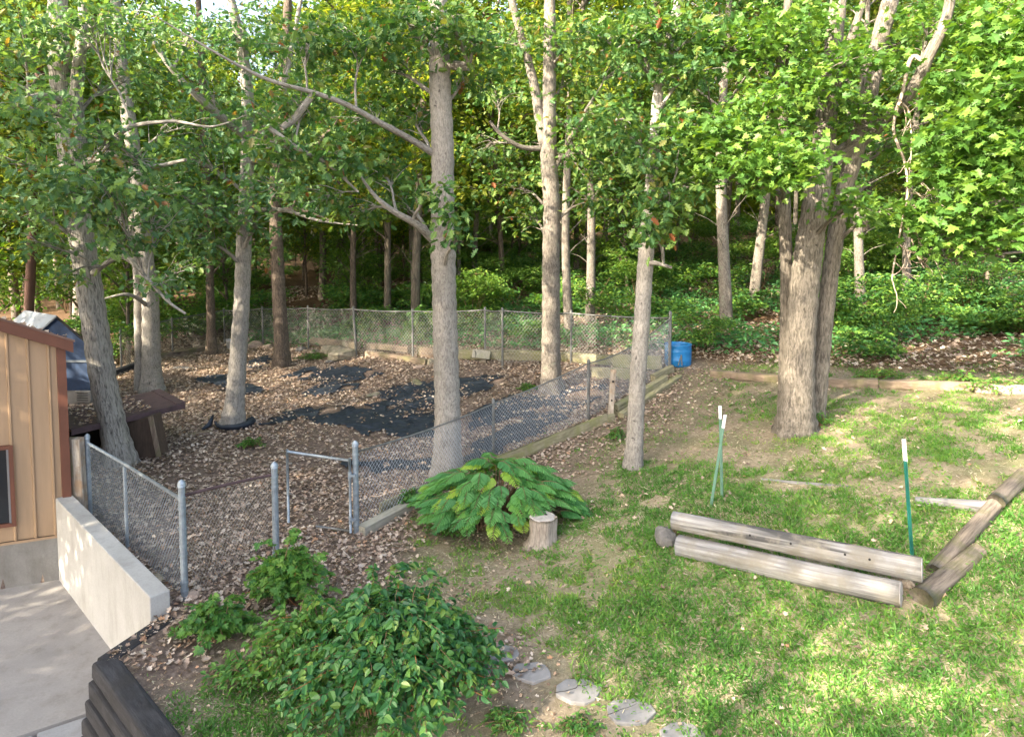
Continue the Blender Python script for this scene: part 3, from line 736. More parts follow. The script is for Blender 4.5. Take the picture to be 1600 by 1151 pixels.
# D: long diagonal run gate post -> far corner
Q1, q1h = stand(771, 716, 628); Q2, q2h = stand(919, 655, 566); Q3, q3h = stand(1046, 578, 490)
root = empty('chain_link_fence', Q1, 'long chain link fence climbing diagonally from gate to far corner post', 'fence')
T0, po = post_on(root, Pg2, hg2, .040, M['galv']); bands(po, Pg2, T0, .04, (.1,.3,.55,.8,.9), M['galv'])
T1, _ = post_on(root, Q1, q1h, .028, M['galv_far']); T2, _ = post_on(root, Q2, q2h, .030, M['galv_far']); T3, po = post_on(root, Q3, q3h, .036, M['galv_far'])
bands(po, Q3, T3, .036, (.2,.4,.6,.8), M['galv_far'])
def railpts(A, B, sag=.0, n=6): return [A.lerp(B, i/n)-Vector((0,0,sag*4*(i/n)*(1-i/n))) for i in range(n+1)]
l0 = T0-V3((0,0,.1)); l1 = T1-V3((0,0,.03)); l2 = T2-V3((0,0,.02)); l3 = T3-V3((0,0,.1))
tops = railpts(l0, l1, .05)+railpts(l1, l2, .03)[1:]+railpts(l2, l3, .16)[1:]
mb = MB(); mb.sweep(tops, .013, k=8); mb.build('top_rail', M['galv_far'], root, smooth=True)
bots = gline(Pg2, Q1, 6)+gline(Q1, Q2, 6)[1:]+gline(Q2, Q3, 6)[1:]
mesh_run(root, bots, tops, M['wire'], .066, .0023, .05)
# E: back run
Es = [stand(892,567,488), stand(785,575,484), stand(758,562,483), stand(645,560,485), stand(557,556,482), stand(482,546,480), stand(411,540,481), stand(351,536,484)]
root = empty('chain_link_fence', Es[4][0], 'grey chain link fence along the back of the leaf strewn yard', 'fence')
pts = [Q3+V3((-.03,.03,0))]; tps = [l3]
for i, (P_, h_) in enumerate(Es):
    T_, po = post_on(root, P_, h_, .028 if i != 4 else .034, M['galv_far'], lean=((-.07,0) if i == 4 else (0,0)))
    pts.append(P_); tps.append(T_-V3((0,0,.02)))
t2 = []; b2 = []
for i in range(len(pts)-1):
    n_ = 6; seg_t = railpts(tps[i], tps[i+1], .03, n_); seg_b = gline(pts[i], pts[i+1], n_)
    t2 += seg_t if i == 0 else seg_t[1:]; b2 += seg_b if i == 0 else seg_b[1:]
mb = MB(); mb.sweep(t2, .019, k=8); mb.build('top_rail', M['galv_far'], root, smooth=True)
mesh_run(root, [p+V3((0,0,.12)) for p in b2], t2, M['wire_rust'], .085, .0038, .04)
# F: left side run going into the trees
lp = [Es[-1][0]]; 
for (u, v) in ((270, 560), (190, 585)): lp.append(at(u, v-4))
root = empty('chain_link_fence', lp[1], 'dim chain link fence under the trees at left of the yard', 'fence')
tl = [tps[-1]]
for P_ in lp[1:]: T_, _ = post_on(root, P_, 1.15, .026, M['galv_far']); tl.append(T_)
mb = MB(); mb.sweep(tl, .016, k=8); mb.build('top_rail', M['galv_far'], root)
mesh_run(root, [p+V3((0,0,.05)) for p in lp], tl, M['wire_rust'], .08, .0022, .03)

# gate, standing open
ga = at(548, 836); gb = at(451, 820); tga = htop(ga, 716); tgb = htop(gb, 702)
root = empty('fence_gate', ga, 'open galvanised gate frame without mesh beside the tall gate post', 'gate')
gA = ga+V3((0,0,tga)); gB = gb+V3((0,0,tgb))
for (a, b2_, nm) in ((ga+V3((0,0,.04)), gA, 'stile'), (gb+V3((0,0,.04)), gB, 'stile'), (gA-V3((0,0,.03)), gB-V3((0,0,.03)), 'top_rail')):
    mb = MB(); mb.sweep([a, a.lerp(b2_,.5), b2_], .019, k=10); mb.build(nm, M['galv'], root, smooth=True)
mb = MB(); mb.sweep([ga+V3((0,0,.06)), ga.lerp(gb,.55)+V3((0,0,.05))], .017, k=10); mb.build('bottom_rail', M['galv_far'], root, smooth=True)
for f_ in (.2, .78):
    c_ = ga.lerp(gA, f_); mb = MB(); mb.box(c_+V3((.035,-.0,0)), (.085,.05,.03)); mb.sweep([c_-V3((0,0,.05)), c_+V3((0,0,.05))], .026, k=10); mb.build('hinge', M['galv'], root)
mb = MB(); c_ = gb.lerp(gB, .82); mb.box(c_+V3((.03,0,0)), (.07,.03,.02)); mb.box(gb.lerp(gB,.42)+V3((.02,0,0)), (.05,.03,.02)); mb.build('latch', M['galv_far'], root)
mb = MB(); tw = [gA.lerp(gB, x)+V3((0,U(-.02,.02),U(-.03,.03)-.03)) for x in np.linspace(.2,.75,14)]; mb.sweep(tw, .003, k=4); mb.build('loose_wire', M['wire'], root)

# ------------------------------------------------------------------ timbers along the yard
def beam_thing(name, a, b, w_, h_, m, label, cat='timber', group=None, lift=None, amp=.035, sq=7):
    a = Vector(a); b = Vector(b)
    mb = MB(); mb.beam(a, b, w_, h_, amp=amp, sq=sq); o = mb.build(name, m, origin=a); return tag(o, label, cat, group)
def gbeam(u0, v0, u1, v1, w_, h_, m, label, name='landscape_timber', cat='timber', group=None, lift=0, amp=.035):
    a = at(u0, v0); b = at(u1, v1); a.z += h_/2-.02+lift; b.z += h_/2-.02+lift
    return beam_thing(name, a, b, w_, h_, m, label, cat, group, amp=amp)
GD = 'timbers edging the diagonal fence'
gbeam(564, 836, 663, 783, .16, .15, M['pale_timber'], 'pale squared timber on the ground starting at the gate post', group=GD)
gbeam(594, 806, 660, 776, .05, .22, M['mossy'], 'mossy board on edge behind the pale timber near the gate', name='mossy_board', group=GD)
gbeam(715, 748, 836, 706, .13, .15, M['mossy'], 'mossy timber just right of the big central trunk', group=GD)
gbeam(840, 704, 958, 656, .13, .15, M['mossy'], 'mossy timber under the fence right of the fronds', group=GD)
gbeam(770, 733, 948, 662, .04, .20, M['mossy'], 'long mossy board standing on edge along the fence foot', name='mossy_board', group=GD, lift=.02)
gbeam(962, 650, 1040, 603, .13, .26, M['mossy'], 'broad mossy timber right of the weathered short post', group=GD)
gbeam(970, 655, 1062, 594, .13, .15, M['mossy'], 'lower greenish timber ending before the blue drum', group=GD)
gbeam(1020, 598, 1050, 582, .12, .2, M['mossy'], 'short mossy timber at the far corner post', group=GD)
# weathered post
Pp, hp = stand(953, 655, 578)
root = empty('wooden_post', Pp, 'short weathered silver wooden post with notch beside fence', 'post')
mb = MB(); tpz = Pp+V3((.06,0,hp)); mb.sweep([Pp.lerp(tpz, x)-V3((0,0,.1*(1-x))) for x in np.linspace(0,1,12)], .055, .05, k=16, sq=6, amp=.07); mb.build('post_body', M['silver'], root)
mb = MB(); c_ = Pp.lerp(tpz, .78); mb.sweep([c_-V3((0,.062,.0)), c_-V3((0,.045,0))], .022, k=10); c_ = Pp.lerp(tpz, .4); mb.sweep([c_-V3((0,.062,.0)), c_-V3((0,.045,0))], [.018,.018], k=10); mb.build('bolt_hole', M['black'], root)
# old timbers at building corner
for k, (u, wd_, m_) in enumerate(((117, .10, 'tie_brown'), (128, .12, 'silver'))):
    P = Vector(at_y(u, 782, W0.y+.16)); h_ = float(at_y(u, 684, W0.y+.16)[2])-P.z
    beam_thing('upright_timber', (P.x, P.y, P.z-.4), (P.x-.02, P.y, P.z+h_), wd_, .12, M[m_], ['dark split upright timber against the brown corner trim', 'silvery weathered upright timber next to first fence post'][k], 'timber', amp=.07)
# back retaining row: boards, stones
GB = 'old timbers holding the bank behind the yard'
gbeam(574, 556, 668, 570, .2, .17, M['tie_brown'], 'reddish brown timber on the bank left of central trunk', group=GB)
gbeam(575, 550, 640, 556, .18, .16, M['tie_brown'], 'upper brown timber with a round end on the bank', group=GB, lift=.13)
gbeam(655, 556, 695, 560, .2, .3, M['tie_brown'], 'thick timber block on the bank touching central trunk', group=GB)
gbeam(712, 560, 870, 563, .2, .26, M['mossy'], 'long mossy bank timber between central trunk and forked tree', group=GB)
gbeam(880, 563, 1010, 574, .2, .24, M['mossy'], 'dark mossy bank timber behind the thin leaning tree', group=GB)
gbeam(925, 590, 985, 594, .05, .28, M['mossy'], 'yellowish mossy board leaning low left of leaning tree', name='mossy_board', group=GB)
gbeam(958, 576, 1034, 580, .05, .32, M['mossy'], 'upper yellow mossy board near the far corner post', name='mossy_board', group=GB, lift=.05)
gbeam(484, 540, 560, 549, .18, .2, M['tie_brown'], 'old mossy timber left of the leaning back post', group=GB, lift=.1)
gbeam(250, 562, 345, 545, .2, .2, M['tie_brown'], 'dark log lying under the trees at left edge of yard', name='edging_log', group=GB)
gbeam(165, 592, 245, 565, .2, .2, M['tie'], 'darkest edging log behind the leaning oak', name='edging_log', group=GB)
# right bank edging
GR = 'timber edging at foot of the wooded bank'
gbeam(1112, 588, 1222, 597, .16, .16, M['tie_brown'], 'weathered edging timber left of the big twin trunk', group=GR)
gbeam(1290, 603, 1372, 604, .16, .17, M['tie_brown'], 'dark edging timber right of the big twin trunk', group=GR)
gbeam(1376, 605, 1520, 610, .16, .16, M['tie_brown'], 'weathered edging timber middle of the right bank', group=GR)
gbeam(1523, 611, 1640, 616, .16, .15, M['silver'], 'pale edging timber half hidden by weeds at right frame edge', group=GR)

def rock(u, v, rx, ry, rz, m, label, group=None, name='rock', lift=0, rzr=None, loc=None, seed=None):
    P = at(u, v) if loc is None else Vector(loc)
    n, k = 9, 14; sd = random.randint(0, 999); V = []; Fc = []; a0 = U(0, 3) if rzr is None else rzr
    for i in range(n+1):
        ph = math.pi*i/n
        for j in range(k):
            th = 2*math.pi*j/k; x, y, z = math.sin(ph)*math.cos(th), math.sin(ph)*math.sin(th), math.cos(ph)
            f_ = 1+.5*(float(vnoise(x*1.6+sd, y*1.6+z*1.3, sd))-.5)+.22*(float(vnoise(x*4+sd, y*4+z*3, sd+1))-.5)
            x, y, z = [math.copysign(abs(q)**.8, q)*f_ for q in (x, y, z)]
            x, y, z = x*rx, y*ry, z*rz
            V.append((P.x+x*math.cos(a0)-y*math.sin(a0), P.y+x*math.sin(a0)+y*math.cos(a0), P.z+z+rz*.45+lift))
    for i in range(n):
        for j in range(k): Fc.append((i*k+j, (i+1)*k+j, (i+1)*k+(j+1)%k, i*k+(j+1)%k))
    mb = MB(); mb.add(V, Fc); o = mb.build(name, m, origin=P); return tag(o, label, 'rock', group)
GS = 'stones along the low bank behind the yard'
for a in ((536,560,.42,.28,.16,'rock','large mossy flat boulder on the bank left of the timbers'),(520,551,.36,.25,.14,'rock','second mossy boulder resting behind the largest one'),
          (516,566,.16,.12,.06,'rock_dark','small grey stone in front of the largest boulder'),(447,570,.18,.13,.10,'rock','greenish stone at the foot of the brown barked tree'),
          (398,543,.24,.16,.15,'rock_pale','sunlit pale stone left of the brown barked tree'),(418,545,.18,.15,.1,'rock_pale','small pale stone between fence post and brown barked tree'),
          (386,541,.15,.12,.2,'rock_pale','upright pale stone beside the slim grey trunk'),(470,549,.2,.15,.1,'rock_dark','dark stone right of the brown barked tree'),
          (493,553,.16,.12,.09,'rock','brown stone under the back fence post'),(690,571,.12,.1,.09,'rock','square greenish stone touching left of central trunk'),
          (673,569,.1,.1,.1,'rock','small block stone on the bank near central trunk'),(705,470+106,.1,.1,.08,'rock','mossy stone behind the central trunk'),
          (285,577,.3,.1,.05,'rock_dark','thin flat stone by the dark edging logs'),(655,575,.16,.09,.05,'rock_pale','flat reddish stone fallen before the bank timbers')):
    rock(*a[:5], M[a[5]], a[6], GS)
rock(1040, 848, .14, .12, .12, M['rock_dark'], 'dark lumpy rock at the left end of the logs')
rock(302, 935, .09, .06, .05, M['rock_pale'], 'tan stone at the foot of the corner fence post')
rock(500, 898, .16, .07, .03, M['rock_dark'], 'flat grey stone among leaves behind the big bush')
rock(245, 905, .14, .07, .03, M['rock'], 'flat stone between the concrete wall end and fence')
rock(585, 617-0, .22, .12, .03, M['rock'], 'flat greenish stone lying in the yard leaves')
rock(650, 597, .3, .12, .03, M['mossy'], 'flat mossy slab in leaves left of central trunk', name='flat_slab')
rock(760, 1050, .2, .05, .04, M['rock_dark'], 'dark wood like stone beside the first stepping stone')
# tilted block by back fence
P = at(752, 566); root = empty('concrete_block', P, 'tilted grey block propped on the bank under back fence', 'block')
mb = MB(); mb.box(P+V3((0,-.05,.22)), (.46,.12,.22), ry=.12, rx=-.3); mb.build('block_body', M['pale_timber'], root, bevel=.01)
mb = MB(); mb.box(P+V3((.05,0,.07)), (.16,.14,.16)); mb.build('footing', M['rock'], root, bevel=.02)
# short board by gate
a = at(432+10, 872); b2_ = at(472, 852); a.z += .02; b2_.z += .02
beam_thing('loose_board', a, b2_, .2, .035, M['pale_timber'], 'short pale board lying at the gate post foot', 'board')
beam_thing('bark_slab', at(296, 682)+V3((0,0,.03)), at(330, 676)+V3((0,0,.03)), .13, .05, M['tie_brown'], 'reddish brown bark slab left of fabric wrapped trunk', 'bark', amp=.15)

# ------------------------------------------------------------------ blue drum (cut open, tipped water)
P = at(1059, 570); hb = htop(P, 537)
root = empty('plastic_drum', P, 'bright blue plastic half drum beside far corner fence post', 'drum')
rr = .305; mb = MB(); prof = [(.0,0),(rr*.93,0),(rr,.03),(rr,.13),(rr*1.02,.15),(rr,.17),(rr*1.005,.33),(rr*1.02,.35),(rr,.37),(rr*1.0,hb-.02),(rr*1.03,hb),(rr*.97,hb+.005),(rr*.95,hb-.03),(rr*.94,.06),(0,.055)]
def lathe(mb, P, prof, k=40):
    V = []; Fc = []
    for r_, z in prof:
        for j in range(k): th = 2*math.pi*j/k; V.append((P.x+r_*math.cos(th), P.y+r_*math.sin(th), P.z+z))
    for i in range(len(prof)-1):
        for j in range(k): Fc.append((i*k+j, i*k+(j+1)%k, (i+1)*k+(j+1)%k, (i+1)*k+j))
    mb.add(V, Fc)
lathe(mb, P, prof); mb.build('drum_body', M['barrel'], root, smooth=True)
mb = MB(); lathe(mb, P, [(0, hb-.1), (rr*.938, hb-.1), (rr*.938, hb-.12), (0, hb-.12)]); mb.build('water_surface', M['water'], root)
mb = MB(); mb.sweep([P+V3((.02,-rr-.012,.05)), P+V3((.0,-rr-.012,hb*.6))], .014, k=8); mb.sweep([P+V3((-.07,-rr-.008,.05)), P+V3((.0,-rr-.010,hb*.6))], .012, k=8); mb.build('pipe', M['galv_far'], root)
# white bucket in the back
P = at(361, 545); root = empty('white_bucket', P, 'small white plastic bucket beside the slim grey trunk', 'bucket')
mb = MB(); lathe(mb, P, [(0,0),(.12,0),(.15,.3),(.16,.31),(.145,.31),(.115,.02),(0,.02)], 24); mb.build('bucket_body', M['bucket'], root, smooth=True)
mb = MB(); mb.sweep([P+V3((.155*math.cos(a_), -.03, .3+.13*math.sin(a_))) for a_ in np.linspace(0,math.pi,12)], .004, k=6); mb.build('handle', M['galv_far'], root)

# ------------------------------------------------------------------ log frame and T-posts
def log_thing(a, b, r0, r1, m, label, amp=.07, ends=True, bow=0, group='logs framing the garden bed'):
    a = Vector(a); b = Vector(b); n = max(8, int((b-a).length/.1))
    path = [a.lerp(b, i/n)+V3((0,0,bow*math.sin(math.pi*i/n))) for i in range(n+1)]
    root = empty('garden_log', a, label, 'log', group)
    mb = MB(); mb.sweep(path, np.linspace(r0, r1, n+1), k=28, amp=amp, ns=3); mb.build('log_body', m, root, smooth=True)
    if ends:
        mb = MB(); d = (b-a).normalized(); mb.sweep([b-d*.002, b+d*.006], r1*.96, k=28, amp=amp); mb.build('cut_end', M['stumptop'], root)
    return root
la0 = at(1068, 862); lb0 = at(1404, 945); r_ = .115
A0 = Vector(at_y(1060, 846, la0.y)); B0 = Vector(at_y(1408, 916, lb0.y)); A0.z = gz(A0.x, A0.y)+r_*.8; B0.z = gz(B0.x, B0.y)+r_*.9
log_thing(A0, B0, .115, .12, M['log'], 'lower front log of the garden bed, half sunk in dirt')
up_ = V3((0,.10,0))
A1 = Vector(at_y(1052, 812, A0.y+.08)); B1 = Vector(at_y(1440, 890, B0.y+.05))
log_thing(A1, B1, .10, .115, M['log'], 'upper front log of the garden bed with bolt holes', bow=.0)
mb = MB()
for u in (.35, .52, .73, .82):
    c_ = A1.lerp(B1, u); d_ = (-c_).normalized(); c2 = c_+d_*(.108); mb.sweep([c2-d_*.01, c2+d_*.006], .012, k=8)
hroot = [o_ for o_ in COL.objects if o_.name.startswith('garden_log')][-1]; mb.build('bolt_hole', M['black'], hroot)
# right side logs
S0 = at(1440, 946); S1 = at(1528, 862)
log_thing(S0+V3((0,0,.06)), S1+V3((0,0,.0)), .115, .085, M['log_dark'], 'lower side log with splintered pale end at bed corner', amp=.2, ends=False)
S2 = Vector(at_y(1460, 893, S0.y+.35)); S3 = at(1552, 800)+V3((0,0,.12))
log_thing(S2, S3-V3((0,0,.04)), .085, .08, M['log_dark'], 'rotten mossy upper side log of the garden bed', amp=.22, ends=False)
log_thing(at(1556, 795)+V3((0,0,.08)), at(1600, 752)+V3((0,0,.08)), .09, .085, M['log_dark'], 'short rotten log past the bed corner at right', amp=.18, ends=False)
log_thing(at(1430, 782)+V3((0,0,.0)), at(1556, 800)+V3((0,0,.05)), .045, .075, M['log'], 'thin back log of the garden bed, mostly buried', amp=.06)
log_thing(at(1190, 748)-V3((0,0,.02)), at(1330, 760)-V3((0,0,.02)), .03, .03, M['log'], 'barely showing sliver of buried log across the grass', amp=.15, ends=False)
rock(1418, 915, .07, .05, .05, M['silver'], 'small wood chunk wedged between the front log ends', name='wood_chunk')
def tpost(u, vb, vt, ut, m, label, whl=.11):
    P = at(u, vb); T = Vector(at_y(ut, vt, P.y)); root = empty('steel_post', P, label, 'post', 'steel stakes in the garden bed')
    d = T-P; L = d.length; d.normalize(); sx = V3((1,0,0)); sy = d.cross(sx)
    def pr(f0, f1, c, wx, wy):
        mb_.add([P+d*(L*f)+sx*(c[0]+ax*wx/2)+sy*(c[1]+ay*wy/2) for f in (f0, f1) for ax, ay in ((-1,-1),(1,-1),(1,1),(-1,1))],
                [(3,2,1,0),(4,5,6,7),(0,1,5,4),(1,2,6,5),(2,3,7,6),(3,0,4,7)])
    ft = 1-whl/L*1.4
    mb_ = MB(); pr(-.06, ft, (0,0), .036, .006); pr(-.06, ft, (0,-.018), .006, .030); mb_.build('shaft', m, root)
    mb_ = MB()
    for k in range(int(L/.055)): f = .04+k*.055/L; 
    for k in range(int(L*.8/.055)): f = .05+k*.055/L; pr(f, f+.012/L, (0,.007), .016, .008)
    mb_.build('stud', m, root)
    mb_ = MB(); pr(ft, 1, (0,0), .038, .008); pr(ft, 1, (0,-.018), .008, .032); mb_.build('white_tip', M['white_paint'], root)
tpost(1425, 869, 686, 1412, M['green_steel'], 'dark green steel post with white tip near the log corner', .16)
tpost(1111, 790, 648, 1133, M['green_faded'], 'leaning faded green post crossing the upright one', .12)
tpost(1128, 775, 634, 1125, M['green_faded'], 'upright faded green post behind the leaning one', .12)

# stump
P = at(847, 848); h_ = htop(P, 806)
root = empty('tree_stump', P, 'pale splintered tree stump in front of the feathery plant', 'stump')
mb = MB(); mb.sweep([P+V3((0,0,z)) for z in np.linspace(-.06, h_, 10)], [.26,.22,.19,.175,.17,.168,.17,.172,.174,.17], k=32, amp=.22, ns=3, cap=True); mb.build('stump_wood', M['stump'], root, smooth=True)
mb = MB(); mb.sweep([P+V3((0,0,h_-.004)), P+V3((0,0,h_+.012))], [.165,.15], k=30, amp=.15); tt_ = mb.build('cut_face', M['stumptop'], root)
mb = MB(); mb.sweep([P+V3((.05,.02,h_+.012)), P+V3((.05,.02,h_+.016))], .02, k=10, amp=.2); mb.build('rot_hole', M['black'], tt_)

# stepping stones
def stone(u, v, hw, hh, label, seed):
    P = at(u, v); a = at(u+hw, v); b = at(u, v-hh); rx = (a-P).length; ry = (b-P).length
    rnd_ = random.Random(seed); n = 9; pts = []
    for j in range(n):
        th = 2*math.pi*j/n+rnd_.uniform(-.22,.22); r_ = rnd_.uniform(.86, 1.08); pts.append((P.x+rx*r_*math.cos(th), P.y+ry*r_*math.sin(th)))
    mb = MB(); zs = [gz(*p)+.022 for p in pts]; zm = sum(zs)/n
    zt = [zm+(z-zm)*.3 for z in zs]
    root = empty('stepping_stone', P, label, 'stepping stone', 'flat grey stepping stones in the grass')
    mb.prism(pts, [z-.08 for z in zt], zt); body = mb.build('slab', M['flag'], root, bevel=.008)
    if seed % 2 == 0:
        mb = MB(); c0 = Vector(pts[1]); c1 = Vector(pts[5]); pa = []
        for i in range(9):
            q = c0.lerp(c1, i/8)+Vector((rnd_.uniform(-.02,.02), rnd_.uniform(-.02,.02))); pa.append((q.x, q.y, zm+.002))
        mb.sweep(pa, .0022, k=4); mb.build('crack', M['black'], root)
stone(782, 1022, 30, 16, 'flat grey stone nearest the big leafy bush', 3)
stone(830, 1050, 34, 17, 'second flat grey stone from the bush', 4)
stone(904, 1080, 36, 20, 'cracked flat grey stone in the middle of the stepping row', 6)
stone(984, 1111, 38, 22, 'fourth flat grey stone with a crack', 8)
stone(1066, 1148, 36, 20, 'flat grey stone cut by the bottom of the view', 11)

# ------------------------------------------------------------------ black weed fabric
FABR = [([(400,664),(450,643),(520,634),(600,640),(692,642),(715,670),(715,700),(690,686),(620,685),(580,682),(530,668),(470,653),(420,668)], 'large torn black fabric sheet in the middle of the yard'),
 ([(530,722),(640,720),(720,708),(720,735),(620,737),(560,742),(530,737)], 'narrow black fabric strip behind the gate'),
 ([(560,634),(640,616),(690,594),(770,585),(787,598),(745,616),(700,625),(690,636),(620,646)], 'black fabric piece left of and behind central trunk'),
 ([(725,650),(800,616),(850,618),(945,600),(952,615),(900,640),(870,652),(800,655),(730,684)], 'rumpled black fabric behind the diagonal fence'),
 ([(725,700),(800,664),(862,655),(840,682),(770,712),(725,728)], 'black fabric strip against the diagonal fence foot'),
 ([(300,594),(350,586),(400,598),(412,612),(380,615),(340,605)], 'black fabric left of the slim grey trunk'),
 ([(430,590),(470,578),(545,572),(605,580),(560,598),(500,606),(478,622),(462,616),(500,600)], 'ragged black fabric right of the brown barked tree'),
 ([(590,612),(650,596),(690,600),(690,622),(640,630),(600,628)], 'torn black fabric left of central trunk further back'),
 ([(800,640),(862,618),(900,632),(880,660),(830,670)], 'black fabric heap in front of the forked oak foot'),
 ([(640,655),(700,640),(712,655),(690,668),(650,668)], 'small black fabric patch touching the central trunk'),
 ([(478,612),(500,604),(560,600),(575,606),(520,614),(488,622)], 'thin folded fabric edge in the middle of the yard'),
 ([(330,612),(370,604),(420,606),(405,618),(360,620)], 'low black fabric strip behind the slim grey trunk'),
 ([(383,568),(412,556),(428,562),(404,578),(384,580)], 'small black fabric scrap left of the brown barked tree')]
def wpoly(pp): return [(at(u, v).x, at(u, v).y) for u, v in pp]
FW = []
for k, (pp, lab) in enumerate(FABR):
    w_ = wpoly(pp); FW.append(w_); xs = [p[0] for p in w_]; ys = [p[1] for p in w_]
    st_ = .04; ax = np.arange(min(xs)-.1, max(xs)+.1, st_); ay = np.arange(min(ys)-.1, max(ys)+.1, st_)
    X, Y = np.meshgrid(ax, ay); jx = (fbm(X*3, Y*3, k, 3)-.5)*.5; jy = (fbm(X*3+9, Y*3, k+4, 3)-.5)*.5
    keep = inpoly(X+jx, Y+jy, w_) & (fbm(X*1.5, Y*1.5, 31+k, 3) > .30)
    wr = np.abs(fbm(X*2+Y*1.2, Y*2.5, 50+k, 3)-.5); fold_ = np.clip(.035-wr, 0, 1)*.9
    Z = zf(X, Y)+.022+fold_+(fbm(X*6, Y*6, 3, 2))*.015
    nxx = len(ax); idx = np.arange(X.size).reshape(X.shape)
    kq = keep[:-1, :-1] & keep[1:, :-1] & keep[:-1, 1:] & keep[1:, 1:]
    q = np.stack([idx[:-1, :-1][kq], idx[:-1, 1:][kq], idx[1:, 1:][kq], idx[1:, :-1][kq]], 1)
    V = np.stack([X, Y, Z], -1).reshape(-1, 3); used = np.unique(q); rm_ = np.zeros(len(V), int); rm_[used] = np.arange(len(used))
    o0 = V[used].mean(0); me = raw_mesh('weed_fabric', V[used]-o0, rm_[q].ravel(), np.arange(len(q))*4, M['fabric'], True)
    o = link('weed_fabric', me, None, tuple(o0)); md = o.modifiers.new('thick', 'SOLIDIFY'); md.thickness = .004
    tag(o, lab, 'fabric', 'black weed fabric sheets on the yard floor')

# ------------------------------------------------------------------ trees
def blob_leaves(c, r, n, flat=.6, per=9, rose=.16):
    """leaf positions gathered on twig ends inside an ellipsoid; returns positions and the twig ends"""
    m_ = max(1, n//per); d = RNG.normal(size=(m_, 3)); d /= np.linalg.norm(d, axis=1, keepdims=True)
    rad = RNG.random(m_)**(1/2.2); ends = np.array(c)+d*rad[:, None]*np.array([r, r, r*flat])
    P = np.repeat(ends, per, 0)+RNG.normal(size=(m_*per, 3))*rose*np.array([1, 1, .55]); return P, ends
def limb(mb, a, b, r0, r1, sag=0.1, wig=.12, n=8, k=8):
    a = np.array(tuple(a)); b = np.array(tuple(b)); L = np.linalg.norm(b-a); path = []
    ph = U(0, 6); s1 = RNG.normal(size=3)
    for i in range(n+1):
        t_ = i/n; p = a+(b-a)*t_; e_ = math.sin(math.pi*t_)
        p = p+s1*wig*.35*L*.25*e_+np.array([0, 0, sag*L*e_])+np.array([math.sin(ph+t_*9), math.cos(ph*1.3+t_*7), math.sin(ph*2+t_*8)])*.02*L*min(t_*3, 1)
        path.append(p)
    mb.sweep(path, np.linspace(r0, r1, n+1), k=k, amp=.06); return path
def fg_tree(name, label, stems, blobs, lmat, T, lsize, bark, cat='tree', extra=None, top=(9, 3.2, 40, 5), lobes=5, tilt=(-.3,1.1), limbs=(), per=9, kseg=28, topn=2600, dens=1.7, twig_r=.006, amp=.05, rose=.16):
    """stems: lists of (u,v,width_px) at one distance; blobs: (u,v,dY,rpx,n)"""
    base = at(*stems[0][0][:2]); Y0 = base.y
    root = empty(name, base, label, cat)
    tm = MB(); paths = []
    for si, st in enumerate(stems):
        pts = []; rad = []
        for j, q in enumerate(st):
            u, v, wpx = q[:3]; dY = q[3] if len(q) > 3 else 0
            p = Vector(at_y(u, v, Y0+dY)) if (j or si) else Vector(base)
            pts.append(p); rad.append(wpx*.5*(Y0+dY)/F)
        if si == 0 or st[0][1] > stems[0][0][1]-40: pts[0] = pts[0]-V3((0,0,.15))
        pa = catmull(pts, 12); ra = np.interp(np.linspace(0, len(pts)-1, len(pa)), np.arange(len(pts)), rad)
        # carry the stem on upwards out of sight
        if st[-1][1] <= 10:
            d = pa[-1]-pa[-6]; d /= np.linalg.norm(d); d = d*.6+np.array([0,0,.4]); ext_ = [pa[-1]+d*x for x in np.linspace(.4, top[0]-4, 10)]
            ra = np.concatenate([ra, np.linspace(ra[-1], ra[-1]*.25, 10)]); pa = np.vstack([pa, ext_])
        rr_ = ra*(1+.04*np.sin(np.arange(len(ra))*1.7))
        tm.sweep(pa, rr_, k=kseg, amp=amp, ns=3, lobes=lobes if (si == 0) else 0); paths.append((pa, ra))
    tm.build('trunk', bark, root, smooth=True)
    bm = MB(); Ps = []
    for lb in limbs:
        pts = [Vector(at_y(u, v, Y0+dy)) for u, v, wpx, dy in lb]; pa = catmull(pts, 6)
        ra = np.interp(np.linspace(0, len(pts)-1, len(pa)), np.arange(len(pts)), [q[2]*.5*Y0/F for q in lb]); bm.sweep(pa, ra, k=12, amp=.1, ns=4); paths.append((pa, ra))
    allp = np.vstack([p for p, r in paths]); allr = np.concatenate([r for p, r in paths])
    def grow(c, r, n):
        P, ends = blob_leaves(c, r, n, per=per, rose=rose); Ps.append(P)
        dist = np.linalg.norm(allp-np.array(c)+np.array([0,0,.6]), axis=1)+(allp[:, 2] < -2.2)*9; i = int(np.argmin(dist)); 
        r0 = min(allr[i]*.5, .03+.012*dist[i])
        pa = limb(bm, allp[i], c, r0, .012, .08, k=7); m_ = min(len(ends), 14)
        for e_ in ends[RNG.choice(len(ends), m_, replace=False)]:
            j = random.randint(3, len(pa)-1); limb(bm, pa[j], e_, .011, .003, .1, n=4, k=4)
    for (u, v, dY, rpx, n) in blobs:
        c = at_y(u, v, Y0+dY); grow(c, rpx*(Y0+dY)/F, int(n*dens))
    # the crown above the picture, which shades the yard
    tp_ = paths[0][0][-1]; 
    for k in range(top[3]):
        a_ = U(0, 6.28); rr_ = U(.2, 1)*top[1]; c = (tp_[0]+rr_*math.cos(a_), tp_[1]+rr_*math.sin(a_), max(at_y(800, -60, Y0+abs(rr_))[2]+.8, tp_[2]-U(-1.5, 4.0))); grow(c, U(.9, 1.5), topn//top[3])
    if extra: extra(bm, Ps, root, Y0)
    bm.build('branches', M['twig'] if bark is None else bark, root, smooth=True)
    P = np.vstack(Ps)
    leaf_obj('crown', P, lsize*.82, T, lmat, root, tilt=tilt)
    return root

